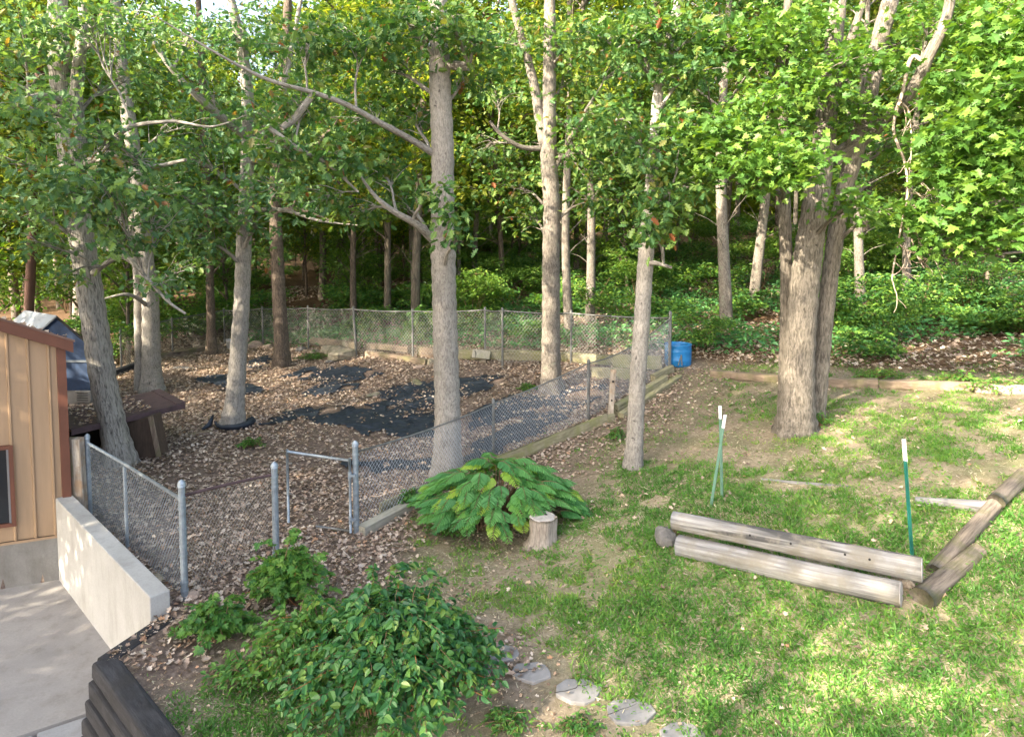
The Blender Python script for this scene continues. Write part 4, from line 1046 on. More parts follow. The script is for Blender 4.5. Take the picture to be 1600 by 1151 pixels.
# 1 leaning oak at left
fg_tree('leaning_oak', 'thick furrowed oak leaning left behind the corner fence panel',
 [[(190,727,50),(178,675,38),(162,600,36),(147,500,36),(131,400,35),(115,290,34),(102,180,32),(92,90,30),(90,0,26)], [(112,290,30),(122,220,24),(118,150,20),(128,60,16),(130,0,12)]],
 [(40,60,-1,90,330),(130,30,-1,80,300),(60,170,-1.5,80,280),(20,250,-1,80,300),(110,300,-1.6,75,320),(170,300,-2,70,300),(40,330,-.5,60,160),(215,250,-1,70,200),(190,130,.5,70,200),
  (200,370,-1.6,55,150),(250,440,-1.5,40,60),(100,430,-1,40,40),(20,140,0,80,220),(240,340,-1.5,60,160),(230,40,0,80,240),(60,380,-1,45,90),(150,210,-1.5,60,160)],
 M['oak_blue'], T_OAK, .15, M['bark_furrow'], limbs=[[(112,270,14,0),(170,240,10,-.5),(230,260,7,-1),(290,250,4,-1.4)], [(100,160,14,0),(60,150,9,-.6),(10,170,6,-1)],[(140,430,9,0),(190,400,7,-.8),(225,430,5,-1.4),(262,470,4,-1.6),(290,490,3,-1.6)],
  [(120,330,12,0),(180,215,7,-.6),(260,190,5,-.9),(330,198,3,-1.1),(385,180,1,-1.2)]], dens=1.35, amp=.10, lobes=5)
# 2 slim grey trunk
fg_tree('grey_oak', 'slim grey oak with black fabric bunched round its foot',
 [[(363,666,42),(367,630,30),(372,560,26),(378,470,24),(381,380,23),(385,290,21),(388,200,19),(385,120,18),(372,50,16),(360,0,14)], [(387,230,13),(420,200,11),(440,150,10),(455,80,8),(470,0,6)]],
 [(300,60,0,80,280),(380,40,-.5,70,240),(330,150,-.5,80,300),(420,180,-.8,70,260),(300,250,-.5,70,260),(350,320,-1,65,240),(310,370,-1,55,180),(430,290,-1,65,220),(270,310,-1,50,160),(460,230,-.5,60,180),(440,90,0,80,240),(400,350,-.8,40,80)],
 M['oak_blue'], T_OAK, .15, M['bark_grey'], limbs=[[(386,252,9,0),(420,251,7,-.2),(458,250,5,-.4)],[(388,215,14,0),(330,170,11,-.5),(270,110,8,-.8),(210,20,6,-1)],[(384,330,8,0),(440,328,6,-.5),(500,345,4,-1),(560,352,1,-1.2)]], dens=1.35, topn=2200)
# 3 dark pair
fg_tree('dark_oak', 'dark broad trunk with slender twin behind the low brown shelter',
 [[(237,612,38),(237,580,28),(236,520,26),(234,460,25),(225,380,23),(215,280,21),(200,180,20),(190,100,17),(180,0,14)], [(217,606,16),(217,560,12),(216,500,12),(214,430,11),(205,330,12),(190,250,9)]],
 [(180,380,0,60,160),(250,300,0,80,260),(280,200,0,90,280),(200,80,0,90,260),(130,380,.5,60,140),(230,440,-.8,35,70),(290,420,-.4,45,110),(150,240,.5,80,200)],
 M['oak'], T_OAK, .15, M['bark_grey'], limbs=[[(224,380,12,0),(170,330,8,0),(120,300,5,-.3)],[(234,480,7,0),(200,460,5,-.8),(150,470,1,-1)]], dens=1.35, topn=1800)
# 4 sunlit slender, 5 brown-barked
fg_tree('slender_oak', 'slender sunlit trunk between dark pair and slim grey oak', [[(331,556,22),(330,520,14),(328,440,12),(325,350,11),(320,230,13),(315,100,10),(310,0,8)]],
 [(300,300,0,70,180),(340,200,0,80,220),(290,120,0,80,220),(350,60,0,80,200),(360,400,0,50,90)], M['oak'], T_OAK, .16, M['bark_brown'], topn=1200, kseg=16)
fg_tree('brown_barked_tree', 'brown rough barked tree in front of the back fence', [[(440,572,30),(440,540,23),(437,480,21),(433,400,20),(430,320,18),(436,220,18),(445,120,15),(450,0,12)]],
 [(470,300,0,80,220),(400,200,.5,80,200),(480,120,0,90,260),(430,40,0,90,240),(540,170,0,80,200),(420,390,.3,45,80)], M['oak'], T_OAK, .16, M['bark_brown'],
 limbs=[[(434,290,12,0),(480,240,9,0),(520,200,6,0)],[(431,330,9,0),(470,328,6,-.5),(530,350,1,-1)]], topn=1600, kseg=20)
# 6 central tree
fg_tree('central_oak', 'straight pale grey trunk in the centre, in front of diagonal fence',
 [[(699,742,54),(699,700,43),(699,640,41),(697,560,39),(695,480,38),(693,400,39),(692,330,36),(692,240,35),(688,140,33),(686,60,30),(684,0,28)]],
 [(560,60,-.5,75,300),(630,30,-.6,75,280),(600,110,.5,70,260),(520,240,-1,60,220),(600,265,.4,60,220),(555,190,.5,60,200),(640,185,.5,50,140),(625,310,.5,45,90),(745,60,-.4,60,220),(705,340,-1,22,60),(715,370,-1,18,30),
  (480,60,-1,70,240),(740,120,.3,50,140),(470,160,-1,60,200),(430,230,-1.2,60,180),(560,330,0,40,90),(700,30,-1.2,45,120),(670,300,-.9,30,70),(500,310,-.8,50,120)],
 M['oak'], T_OAK, .15, M['bark_grey'], limbs=[[(678,240,12,0),(640,217,9.5,-.3),(590,190,8.5,-.7),(540,163,7.5,-1),(490,145,6.5,-1.2),(420,125,5,-1.5),(350,90,3.5,-1.8),(250,30,1.5,-2)],
  [(678,375,15,0),(650,350,11,-.3),(615,330,9,-.5),(585,305,6,-.7),(560,270,3,-.8)],[(700,100,16,0),(718,103,15,-.2),(733,104,13,-.3)],[(420,200,7,-1.3),(470,235,8,-1.2),(510,255,6,-1.0),(560,300,3,-.8)],[(490,147,9,-1.2),(460,185,11,-1.2),(440,200,8,-1.3)]], topn=2400, lobes=4)
# 7 forked tree
fg_tree('forked_oak', 'forked oak trunk standing behind the diagonal fence',
 [[(862,612,42),(861,580,31),(861,500,28),(861,400,27),(862,320,26),(857,240,26),(858,150,21),(859,60,19),(859,0,17)], [(857,250,20),(846,200,17),(834,130,14),(815,60,12),(799,0,11)]],
 [(790,60,0,75,260),(900,60,-.5,70,240),(920,180,-.7,70,260),(780,150,.3,60,180),(910,240,-.5,60,200),(960,110,-.5,70,260),(890,130,.4,50,140),(800,290,.5,60,180),(930,310,0,50,140),(830,340,1,50,120),(760,230,.4,60,160)],
 M['oak'], T_OAK, .16, M['bark_pale'], limbs=[[(850,232,9,0),(815,230,7,-.2),(785,212,6,-.4),(765,190,4,-.5)],[(868,260,9,0),(900,200,7,-.4),(930,150,5,-.8)]], topn=2200)
# 8 thin leaning tree
fg_tree('thin_leaning_oak', 'thin pale tree leaning right at the lawn edge',
 [[(990,731,32),(992,690,27),(996,600,26),(1003,500,25),(1009,400,24),(1014,330,20),(1022,240,18),(1028,150,16),(1043,80,14),(1060,0,12)]],
 [(990,60,-.4,60,240),(1040,310,-.9,42,200),(1020,360,-.9,38,130),(960,190,-.5,55,220),(1080,110,-.4,60,220),(1060,200,-.6,50,200),(1000,250,-.7,45,160),(1100,50,0,60,220),(930,60,.3,60,200),(1030,30,-.5,50,160),(1080,290,-.5,35,80)],
 M['oak'], T_OAK, .145, M['bark_grey'], limbs=[[(1008,412,9,0),(1025,411,7,-.2),(1050,418,4,-.3)],[(1015,330,6,0),(1045,300,4,-.4),(1060,260,3,-.6)]], topn=1800, lobes=3)
# 9 big twin trunk at right
def dead_branch(bm, Ps, root, Y0): pass
fg_tree('twin_trunk_maple', 'massive furrowed trunk with a second stem fused at right and thin one at left',
 [[(1244,676,66),(1245,640,54),(1249,560,47),(1256,460,44),(1265,380,42),(1277,300,39),(1289,200,32),(1298,110,26),(1310,0,24)],
  [(1272,662,32,.3),(1280,600,26,.3),(1289,500,25,.28),(1301,400,25,.25),(1317,310,25,.2),(1348,190,27,0),(1370,80,26,0),(1392,0,24)],
  [(1226,636,22,.5),(1227,560,20,.5),(1229,450,19,.4),(1226,340,19,.2),(1222,220,17,.1),(1226,90,14,0),(1232,0,12)]],
 [(1200,60,-.5,70,230),(1170,240,-1.2,70,330),(1240,255,-1.6,60,300),(1130,200,-1,60,240),(1280,120,-.8,70,240),(1350,180,-.5,60,160),(1200,160,-1,60,220),(1330,320,-1,40,110),(1130,70,-.3,70,240),(1260,40,-.5,60,180),(1200,280,-1.4,40,140),(1380,330,-.4,45,120),
  (1400,70,.3,60,150),(1450,40,-.5,60,180),(1350,90,-.8,50,130),(1100,270,-.5,45,130),(1390,230,.4,50,120)],
 M['maple'], T_MAPLE, .125, M['bark_moss'],
 limbs=[[(1300,250,28,.1),(1350,215,24,0),(1395,175,21,-.3),(1432,130,19,-.6),(1450,90,16,-.8),(1478,30,14,-.9),(1490,-40,12,-1)],[(1290,190,20,0),(1310,120,16,-.3),(1330,60,12,-.5),(1350,0,9,-.6)]], topn=2600, amp=.05, tilt=(-.2,.8), lobes=5)
# hanging dead branch: a thing of its own? it grows from the limb -> child of that tree
tw = [o_ for o_ in COL.objects if o_.name.startswith('twin_trunk_maple')][0]
Yt = wloc(tw).y-.6; db = MB()
def dl(pts, w0, w1, depth=0):
    P_ = [Vector(at_y(u, v, Yt+U(-.05,.05))) for u, v in pts]; pa = catmull(P_, 6); n = len(pa); db.sweep(pa, np.linspace(w0, w1, n)*.5*Yt/F, k=7, amp=.12)
    if depth < 2:
        for _ in range(9 if depth == 0 else 5):
            i = random.randint(n//4, n-1); p = Vector(pa[i]); d = Vector((U(-.2,1)*.5, U(-.3,.3), U(-.9,.25))).normalized(); L = U(.2,.6)*(1 if depth == 0 else .7); q = [p]
            for s_ in range(6): d = (d+Vector((U(-.4,.4), U(-.3,.3), U(-.3,.35)))).normalized(); q.append(q[-1]+d*L/6)
            db.sweep(q, np.linspace(w1*.6+.6, .8, 7)*.5*Yt/F, k=5)
            if depth == 0 or random.random() < .6:
                p = q[3]; q2 = [p]; d = Vector((U(-1,1), 0, U(-.8,.5))).normalized()
                for s_ in range(4): d = (d+Vector((U(-.4,.4), U(-.2,.2), U(-.3,.3)))).normalized(); q2.append(q2[-1]+d*L/9)
                db.sweep(q2, np.linspace(1.2, .7, 5)*.5*Yt/F, k=4)
dl([(1445,98),(1428,88),(1418,105),(1410,145),(1400,175),(1396,200),(1402,225),(1414,255),(1418,300),(1411,340),(1402,385),(1394,430),(1396,444)], 7, 2)
dl([(1408,160),(1420,175),(1424,215),(1423,250)], 3.5, 2, 1)
dl([(1418,270),(1440,285),(1455,300),(1466,315)], 3, 1.3, 1)
dl([(1413,335),(1424,372),(1432,398),(1445,420)], 3, 1.2, 1)
dl([(1416,300),(1438,306),(1450,330),(1462,350)], 3, 1.2, 1)
dl([(1402,378),(1415,390),(1432,398),(1458,430)], 3, 1.2, 1)
dl([(1426,345),(1440,385),(1460,405)], 2.5, 1.2, 1)
db.build('dead_branch', M['dead'], tw, smooth=True)
# 10 maple whose trunk stands outside at right and whose sunlit crown hangs in
Px = Vector((9.6, 9.8, 0)); Px.z = gz(9.6, 9.8)
def off_tree():
    root = empty('overhanging_maple', Px, 'bright sunlit maple boughs hanging in from the right edge', 'tree')
    mb = MB(); pa = [Px+V3((U(-.05,.05), U(-.05,.05), z)) for z in np.linspace(-.2, 12, 26)]; mb.sweep(pa, np.linspace(.3, .1, 26), k=20, amp=.06, lobes=5); mb.build('trunk', M['bark_pale'], root, smooth=True)
    bm = MB(); Ps = []
    for (u, v, Y_, rpx, n) in [(1560,150,9.3,75,420),(1590,60,9,70,300),(1540,40,9.5,60,240),(1520,210,9.2,60,320),(1580,230,9,60,320),(1480,260,9.6,50,240),(1550,290,9.2,55,320),(1500,340,9.5,50,260),(1570,350,9.2,50,280),(1455,330,9.9,40,140),(1500,120,9.4,50,200),(1590,130,8.7,60,260),(1475,375,9.6,32,120),(1530,390,9.5,30,70),(1630,250,9,80,300),(1640,80,9,80,300)]:
        c = at_y(u, v, Y_); P, ends = blob_leaves(c, rpx*Y_/F, n, per=8); Ps.append(P); i = min(25, int((c[2]-Px.z+.2)/12.2*25)); pl_ = limb(bm, pa[max(i-1,3)], c, .05, .012, .05, k=8)
        for e_ in ends[:14]: limb(bm, pl_[random.randint(3,8)], e_, .01, .003, .1, n=4, k=4)
    for k in range(22):
        a_ = U(0, 6.28); r_ = U(.5, 3); c = (Px.x+1.2+r_*math.cos(a_), Px.y+r_*math.sin(a_), U(4, 8.5)); P, ends = blob_leaves(c, 1.3, 160); Ps.append(P); limb(bm, pa[18], c, .05, .012)
    bm.build('branches', M['bark_pale'], root, smooth=True); leaf_obj('crown', np.vstack(Ps), .13, T_MAPLE, M['maple'], root, tilt=(-.1,.8))
off_tree()
# fabric bunched at tree 2's foot
P = at(363, 666); mb = MB()
root = empty('fabric_bunch', P, 'black fabric crumpled round the slim grey trunk foot', 'fabric')
mb.sweep([P+V3((.34*math.cos(a_)+.03, .30*math.sin(a_)-.02, .08+.10*max(0, math.sin(a_*1.0+5.2)))) for a_ in np.linspace(-2.7, .6, 22)], np.linspace(.03,.09,22), k=12, amp=.5, ns=9); mb.sweep([P+V3((-.33,-.12,.28)), P+V3((-.38,-.2,.1)), P+V3((-.5,-.3,.02))], [.02,.06,.02], k=8, amp=.3)
mb.build('cloth', M['fabric'], root, smooth=True)

# ---- background wood: prototypes and copies
def proto_tree(h, r0, crown0, nblob, nleaf, spread, m_leaf, m_bark, lean=0, lsize=.19, seed=0, tpl=T_DIA):
    root = empty('woodland_tree', (0,0,0), 'x', 'tree'); x = 0; y = 0; path = []
    for z in np.linspace(-.3, h, 26): path.append((lean*z*.05+.12*math.sin(z*.5+seed), .12*math.cos(z*.4+seed*2), z))
    mb = MB(); mb.sweep(path, np.linspace(r0, r0*.2, 26)*(1+.03*np.sin(np.arange(26))), k=14, amp=.07, lobes=4); mb.build('trunk', m_bark, root, smooth=True)
    bm = MB(); Ps = []
    for k in range(nblob):
        z = crown0+(h-crown0)*(k+.5)/nblob; f_ = (z-crown0)/(h-crown0); sp_ = spread*(.55+.8*math.sin(math.pi*min(1, f_*.85+.1)))
        a_ = k*2.4+U(-.4,.4); r_ = U(.25, 1)*sp_; c = (r_*math.cos(a_)+lean*z*.05, r_*math.sin(a_), z+U(-.3,.3)); P, ends = blob_leaves(c, U(.8, 1.25), nleaf//nblob, .5, 7, .22); Ps.append(P)
        zi = max(1, int((z-.5-.15*r_)/h*25)); zi = min(zi, 24); limb(bm, path[zi], c, .045, .01, .05, n=5, k=5)
        for e_ in ends[:5]: limb(bm, c, e_, .01, .004, n=2, k=3)
    for k in range(7):
        z = U(2, crown0+1); a_ = U(0,6.28); limb(bm, path[int(z/h*25)], (U(.5,1.2)*math.cos(a_), U(.5,1.2)*math.sin(a_), z+U(-.2,.5)), .02, .005, n=4, k=4)
    bm.build('branches', m_bark, root, smooth=True); leaf_obj('crown', np.vstack(Ps), lsize, tpl, m_leaf, root, tilt=(-.3,.8), origin=(0,0,0))
    return root
protos = [proto_tree(14, .17, 4.6, 34, 8200, 2.4, M['far'], M['bark_far'], .3, .2, 1), proto_tree(16, .21, 5.5, 36, 8800, 2.7, M['oak'], M['bark_pale'], -.4, .2, 2),
          proto_tree(12, .11, 3.6, 28, 6200, 1.9, M['far'], M['bark_brown'], 1.0, .19, 3), proto_tree(15, .14, 6.5, 28, 6800, 2.2, M['far'], M['bark_pale'], 0, .2, 4),
          proto_tree(9, .07, 2.2, 26, 5200, 1.7, M['maple'], M['bark_far'], .5, .17, 5)]
GW = 'woodland trees beyond the back fence'
labs = ['mid sized woodland trunk under yellow green leaves beyond fence', 'stouter mottled woodland trunk beyond the fence', 'slim brown woodland trunk beyond the fence', 'tall bare stemmed woodland tree beyond the fence', 'thin young maple sapling in the woods']
used = [False]*5
def plant(pi, x, y, s=1, rz=None, label=None, tilt=0, group=GW):
    o = protos[pi] if not used[pi] else copy_tree(protos[pi]); used[pi] = True
    o.location = (x, y, gz(x, y)); o.scale = (s, s, s); o.rotation_euler = (U(-.03,.03), U(-.03,.03)+tilt, U(0, 6.28) if rz is None else rz)
    o['label'] = label or labs[pi]; o['group'] = group; return o
spots = []
# seen individually in the photograph (pixel column, distance)
for (u, Y_, pi, s, lab) in ((557,23,2,1.1,'slim dark trunk leaning left behind the back fence'),(605,23,0,.8,'slim mottled trunk with straight stem left of central oak'),(655,21.5,0,.95,'grey trunk directly left of the central oak beyond fence'),
    (895,20,3,1.0,'pale slanting trunk right of the forked oak'),(925,21,1,.75,'lichen mottled trunk right of the slanting one'),(1185,22,1,.85,'sunlit slender trunk left of the big twin trunk'),
    (1345,19,1,.7,'sunlit trunk right of the big twin trunk on the slope'),(745,27,3,.9,'thin straight trunk seen just right of central oak'),(1360,24,0,1,'dark trunk on the leafy slope'),(500,30,0,1,'dark trunk in deep shade left of the slim leaning trunk'),
    (1130,27,0,.9,'shaded trunk between thin leaning tree and twin trunk')):
    x = (u-800)/F*Y_*1.0; plant(pi, x, Y_, s, label=lab); spots.append((x, Y_))
k = 0; tries = 0
while k < 150 and tries < 4000:
    tries += 1; Y_ = 19+ (U(0,1)**1.15)*52; x = U(-.88, .88)*Y_+U(-2,2)
    if min((x-a)**2+(Y_-b)**2 for a, b in spots) < (1.1+Y_*.022)**2: continue
    if Y_ < 24 and -11 < x < 4: 
        if Y_ < 21.5: continue
    if x > 4 and Y_ < 17.5: continue
    u_ = 800+F*x/Y_
    pi = random.choices([0,1,2,3,4], [2,1,4,2,4])[0]; plant(pi, x, Y_, U(.85, 1.2)); spots.append((x, Y_)); k += 1
for k in range(45):
    Y_ = U(21.5, 44); x = U(-.75, .85)*Y_
    if Y_ < 24.5 and -12 < x < 1: continue
    plant(random.choice((2, 4, 3)), x, Y_, U(.55, .75))
# left-edge trees nearer
for (x, y, pi) in ((-13.2,16.5,0),(-15.5,20,4),(-12.5,20.5,2),(-16.5,14,1),(-14.6,23,4),(-18,18,0)):
    plant(pi, x, y, 1.0, label=['woodland tree crowding in behind the blue shed','young maple behind the blue shed','slim brown tree left of the dark edging logs','big mottled tree left of the building roof','small maple deep left behind the shed','mid sized tree far left behind the brown pole'][((-13.2,-15.5,-12.5,-16.5,-14.6,-18).index(x))], group='trees crowding the left edge')
# unseen trees added out of view to shade the lawn, patio and tan wall
for (x, y, pi, s) in ((-13,1.5,1,1),(-9.5,-3.5,0,1),(-16,-3,1,1.1),(-17.5,7,0,1.05),(-11,-9,0,1.0),(-21,1,3,1.1),(-20,-8,1,1.2),(-12.8,-1.2,2,1),(-9.8,2.3,2,.95),(-11.2,.4,4,1.1),(-12,5.0,4,1.0),(-14.6,3.0,2,1.0)):
    plant(pi, x, y, s, label='unseen tree added outside the view to cast shade', group='unseen trees added for shade')

# saplings and shrubs of the understorey
def proto_shrub(h, r, n, m_leaf, seed, tpl, ls):
    root = empty('woodland_shrub', (0,0,0), 'x', 'shrub'); bm = MB(); Ps = []; dz_ = []
    for k in range(9):
        a_ = k*2.4; rr_ = U(.4,1)*r; z = U(.35, 1)*h; c = (rr_*math.cos(a_), rr_*math.sin(a_), z); limb(bm, (0,0,-.05), c, .014, .005, .15, n=5, k=4)
        P, ends = blob_leaves(c, r*.55, n//9, .32, 8, .13); Ps.append(P)
        for e_ in ends[:6]: limb(bm, c, e_, .005, .002, n=2, k=3)
    bm.build('stems', M['stem'], root); P = np.vstack(Ps); P[:, 2] = np.maximum(P[:, 2], .05); leaf_obj('foliage', P, ls, tpl, m_leaf, root, tilt=(-.1,.5), roll=.35, origin=(0,0,0)); return root
sh = [proto_shrub(1.5, .9, 1500, M['under'], 1, T_LEAF, .12), proto_shrub(.8, .8, 1200, M['under'], 2, T_MAPLE, .10), proto_shrub(2.6, 1.2, 2400, M['maple'], 3, T_LEAF, .13)]
us = [False]*3; slab = ['leafy green understorey shrub on the wooded bank', 'low spreading green plant on the wooded bank', 'tall airy sapling with layered leaves in the wood']
def shrub(pi, x, y, s):
    o = sh[pi] if not us[pi] else copy_tree(sh[pi]); us[pi] = True; o.location = (x, y, gz(x, y)); o.scale = (s, s, s*U(.85,1.1)); o.rotation_euler = (0, 0, U(0, 6.28)); o['label'] = slab[pi]; o['group'] = 'undergrowth of the wooded bank'
k = 0
while k < 240:
    Y_ = 16.6+(U(0,1)**1.1)*34; x = U(-.82,.82)*Y_
    edge = np.interp(x, [-14,-8,-4,4.2,4.9,9,14], [24,24,20.5,17.4,16.2,14.2,13]); 
    if Y_ < edge: continue
    if x < -8 and Y_ < 24: continue
    shrub(random.choices([0,1,2],[4,4,1.5])[0], x, Y_, U(.7,1.2)); k += 1
for k in range(22):
    x = U(6.5, 15); y = U(13.6, 17.5)
    if y < np.interp(x, [4.9,9,14], [16,13.6,12.6]): continue
    shrub(random.choice([0,1,1]), x, y, U(.5,.85))
for (x, y) in ((-12,22.5),(-13.5,20),(-10.5,24),(-14.5,18),(-11.5,19.8)): shrub(0, x, y, 1.1)
# far wood closing the view: one mass of crowns
P = []
for k in range(1900):
    a_ = U(-.95, .95); R_ = U(60, 100); x = math.sin(a_)*R_; y = math.cos(a_)*R_; g = -1.0; c = (x, y, g+.2+15*U(0,1)**1.3); q, e_ = blob_leaves(c, U(2, 3.5), 56, .7, 4, .6); P.append(q)
P = np.vstack(P); o = leaf_obj('distant_wood', P, .85, T_TRI, M['far'], None, (0,90,0), (-.4,1.0), .7); tag(o, 'far wood closing the view behind the trunks', 'wood', kind='stuff')
# ground cover behind the fence and on the bank
n = 60000; x = RNG.uniform(-9, 16, n); y = RNG.uniform(13, 27, n); edge = np.interp(x, [-14,-8,-4,4.2,4.9,9,14], [22.4,21.6,19.6,16.7,15.8,13.2,11.8])
cl = fbm(x*.7, y*.7, 21, 3); k_ = (y > edge+.1) & (cl > np.where(x < 4.5, np.where(y < edge+3.2, .2, .42), .47)); x, y, cl = x[k_], y[k_], cl[k_]
P = np.stack([x, y, zf(x, y)+RNG.random(len(x))**1.3*.45*np.clip((cl-.35)*5, .2, 1)+.03], 1)
tag(leaf_obj('ground_cover', P, .12, T_LEAF, M['cover'], None, (0,18,0), (-.5,.5), .5), 'low green ground cover behind the back fence', 'plants', kind='stuff')

# ------------------------------------------------------------------ fallen leaves
def infab(x, y):
    r = np.zeros(len(x), bool)
    for w_ in FW: r |= inpoly(x, y, w_)
    return r
n = 210000; x = RNG.uniform(-14, 6.5, n); y = RNG.uniform(6.0, 24.5, n); z = zf(x, y)
L_ = lawn(x, y, z); dens = np.clip(1-L_*3.2, 0, 1)*np.clip(-.25+2.3*fbm(x*.9, y*.9, 77, 4), .2, 1)
u_, v_ = scr(x, y, z)
dens *= np.where((v_ > 870) & (u_ < 700), np.clip(1-(v_-870)/300, .42, 1), 1)
dens *= np.where((u_ > 1060), .35, 1)
fb_ = infab(x, y); dens *= np.where(fb_, np.clip((fbm(x*1.6, y*1.6, 5, 3)-.52)*4, .03, .55), 1)
k_ = (RNG.random(n) < dens) & ~inpoly(x, y, PIT) & ~inpoly(x, y, [wp(0,0).xy[:], wp(9,0).xy[:], wp(9,7).xy[:], wp(0,7).xy[:]]); x, y, z, fb_ = x[k_], y[k_], z[k_], fb_[k_]
P = np.stack([x, y, z+RNG.random(len(x))*.03+.012+fb_*.03], 1)
tag(leaf_obj('leaf_litter', P, .056, T_LIT, M['litter'], None, (0,12,-4), (-.35,.35), .35), 'dry brown fallen leaves covering the fenced yard', 'leaves', kind='stuff')
n = 70000; x = RNG.uniform(-12, 22, n); y = RNG.uniform(12, 34, n); f_ = forest_mask(x, y, 0); k_ = (f_ > .3) & (fbm(x*.6, y*.6, 8, 3) > .38); x, y = x[k_], y[k_]
P = np.stack([x, y, zf(x, y)+.02+.03*RNG.random(len(x))], 1)
tag(leaf_obj('woodland_litter', P, .085, T_LIT, M['litter'], None, (0,20,-3), (-.35,.35), .35), 'brown leaf litter on the woodland floor', 'leaves', kind='stuff')
n = 9000; x = RNG.uniform(-4.2, 2.5, n); y = RNG.uniform(4.6, 9.5, n); k_ = (RNG.random(n) < np.clip(.9-lawn(x, y, zf(x, y))*1.2, .05, 1)) & ~inpoly(x, y, PIT); x, y = x[k_], y[k_]
P = np.stack([x, y, zf(x, y)+.012], 1)
tag(leaf_obj('soil_crumbs', P, .026, T_LIT, M['litter'], None, (0,7,-4), (-.5,.5), .6, sizevar=.7), 'broken bits of leaf and mulch on the dark soil near the bush', 'mulch', kind='stuff')
n = 1500; x = RNG.uniform(-2, 9, n); y = RNG.uniform(5, 15, n); k_ = RNG.random(n) < np.clip(1.2-lawn(x, y, zf(x, y)), .1, 1); x, y = x[k_], y[k_]
P = np.stack([x, y, zf(x, y)+.03], 1)
tag(leaf_obj('lawn_litter', P, .055, T_LIT, M['litter'], None, (0,8,-4), (-.35,.35), .35), 'few dry leaves scattered over the lawn', 'leaves', kind='stuff')

# ------------------------------------------------------------------ grass
def blade_t(bend, wd_):
    V = []; 
    for f_, w_ in ((0, 1), (.5, .85)):
        for s_ in (-1, 1): V.append((s_*wd_*w_, f_, bend*f_*f_))
    V.append((0, 1, bend)); V = np.array(V); return V, np.array([(0,1,3),(0,3,2),(2,3,4)])
n = 900000; x = RNG.uniform(-4.4, 10.5, n); y = RNG.uniform(4.6, 15.5, n); keep0 = RNG.random(n) < np.clip((9.0/y)**1.2, .25, 1); x, y = x[keep0], y[keep0]
z = zf(x, y); L_ = lawn(x, y, z); pn_ = fbm(x*1.1, y*1.1, 61, 3)*.55+fbm(x*4.5, y*4.5, 62, 3)*.45
d_ = np.clip((L_*1.15+(pn_-.5)*3.4-.34)*2.2, 0.0, .92)*np.clip(L_*3, 0, 1); k_ = (RNG.random(len(x)) < d_) & ~inpoly(x, y, PIT); x, y, z, pn_, L_ = x[k_], y[k_], z[k_], pn_[k_], L_[k_]
n = len(x); tuft = fbm(x*9, y*9, 63, 2)
dry = fbm(x*.55+3, y*.55, 64, 3)
rn = np.clip(RNG.random(n)*.42+(.55-pn_)*1.1+(dry-.45)*.9+(1-L_)*.22-.13+(RNG.random(n) < .09)*.4, 0, 1)
Vs = []; Fs = []; Rs = []; off_ = 0
for k, T in enumerate((blade_t(.3,.085), blade_t(.0,.10), blade_t(-.25,.075))):
    m_ = (np.arange(n) % 3) == k; c_ = m_.sum()
    R = rot(RNG.uniform(0, 6.283, c_), -RNG.uniform(.0, .95, c_), RNG.normal(0, .4, c_))
    S = (.032+.048*RNG.random(c_))*(.6+.9*tuft[m_])*(.7+.4*L_[m_])
    V, Fx, r = scatter(np.stack([x[m_], y[m_], z[m_]-.004], 1), R, S, T, rn[m_]); Vs.append(V); Fs.append(Fx+off_); Rs.append(r); off_ += len(V)
V = np.vstack(Vs); Fx = np.concatenate(Fs); me = raw_mesh('lawn_grass', V, Fx, np.arange(len(Fx)//3)*3, M['grass'], False, fattr={'rnd': np.concatenate(Rs)})
tag(link('lawn_grass', me), 'patchy green grass of the sloping lawn', 'grass', kind='stuff')
# straw, thatch and crumbs lying on the bare parts
n = 330000; x = RNG.uniform(-4.6, 10.5, n); y = RNG.uniform(4.6, 15.8, n); keep0 = RNG.random(n) < np.clip((8.0/y)**1.3, .2, 1); x, y = x[keep0], y[keep0]; z = zf(x, y); L_ = lawn(x, y, z)
k_ = (RNG.random(len(x)) < np.clip(.25+L_, 0, 1)*np.clip(fbm(x*2, y*2, 71, 3)*2-.35, .15, 1)) & ~inpoly(x, y, PIT); x, y, z = x[k_], y[k_], z[k_]; n = len(x)
R = rot(RNG.uniform(0, 6.283, n), RNG.normal(-.1, .18, n), RNG.normal(0, .5, n)); V, Fx, rr0 = scatter(np.stack([x, y, z+.006], 1), R, .02+.05*RNG.random(n)**2, blade_t(.1, .07), np.clip(.35+.75*RNG.random(n), 0, 1))
tag(link('dry_thatch', raw_mesh('dry_thatch', V, Fx, np.arange(len(Fx)//3)*3, M['thatch'], False, fattr={'rnd': rr0})), 'dry straw and thatch lying between the grass', 'thatch', kind='stuff')
# broad-leaved weeds in the lawn
n = 60000; x = RNG.uniform(-4, 10.5, n); y = RNG.uniform(4.8, 15, n); z = zf(x, y); L_ = lawn(x, y, z); cn = fbm(x*1.6, y*1.6, 91, 3)
k_ = (RNG.random(n) < np.clip((cn-.45)*6, 0.08, 1)*np.clip(L_*1.6, 0, 1)) & ~inpoly(x, y, PIT); x, y, z = x[k_], y[k_], z[k_]
tag(leaf_obj('lawn_weeds', np.stack([x, y, z+.02+.05*RNG.random(len(x))], 1), .036, T_LEAF, M['grass'], None, (0,8,-4), (-.7,.3), .4, rnd=RNG.random(len(x))*.5), 'broad leaved green weeds among the lawn grass', 'weeds', kind='stuff')

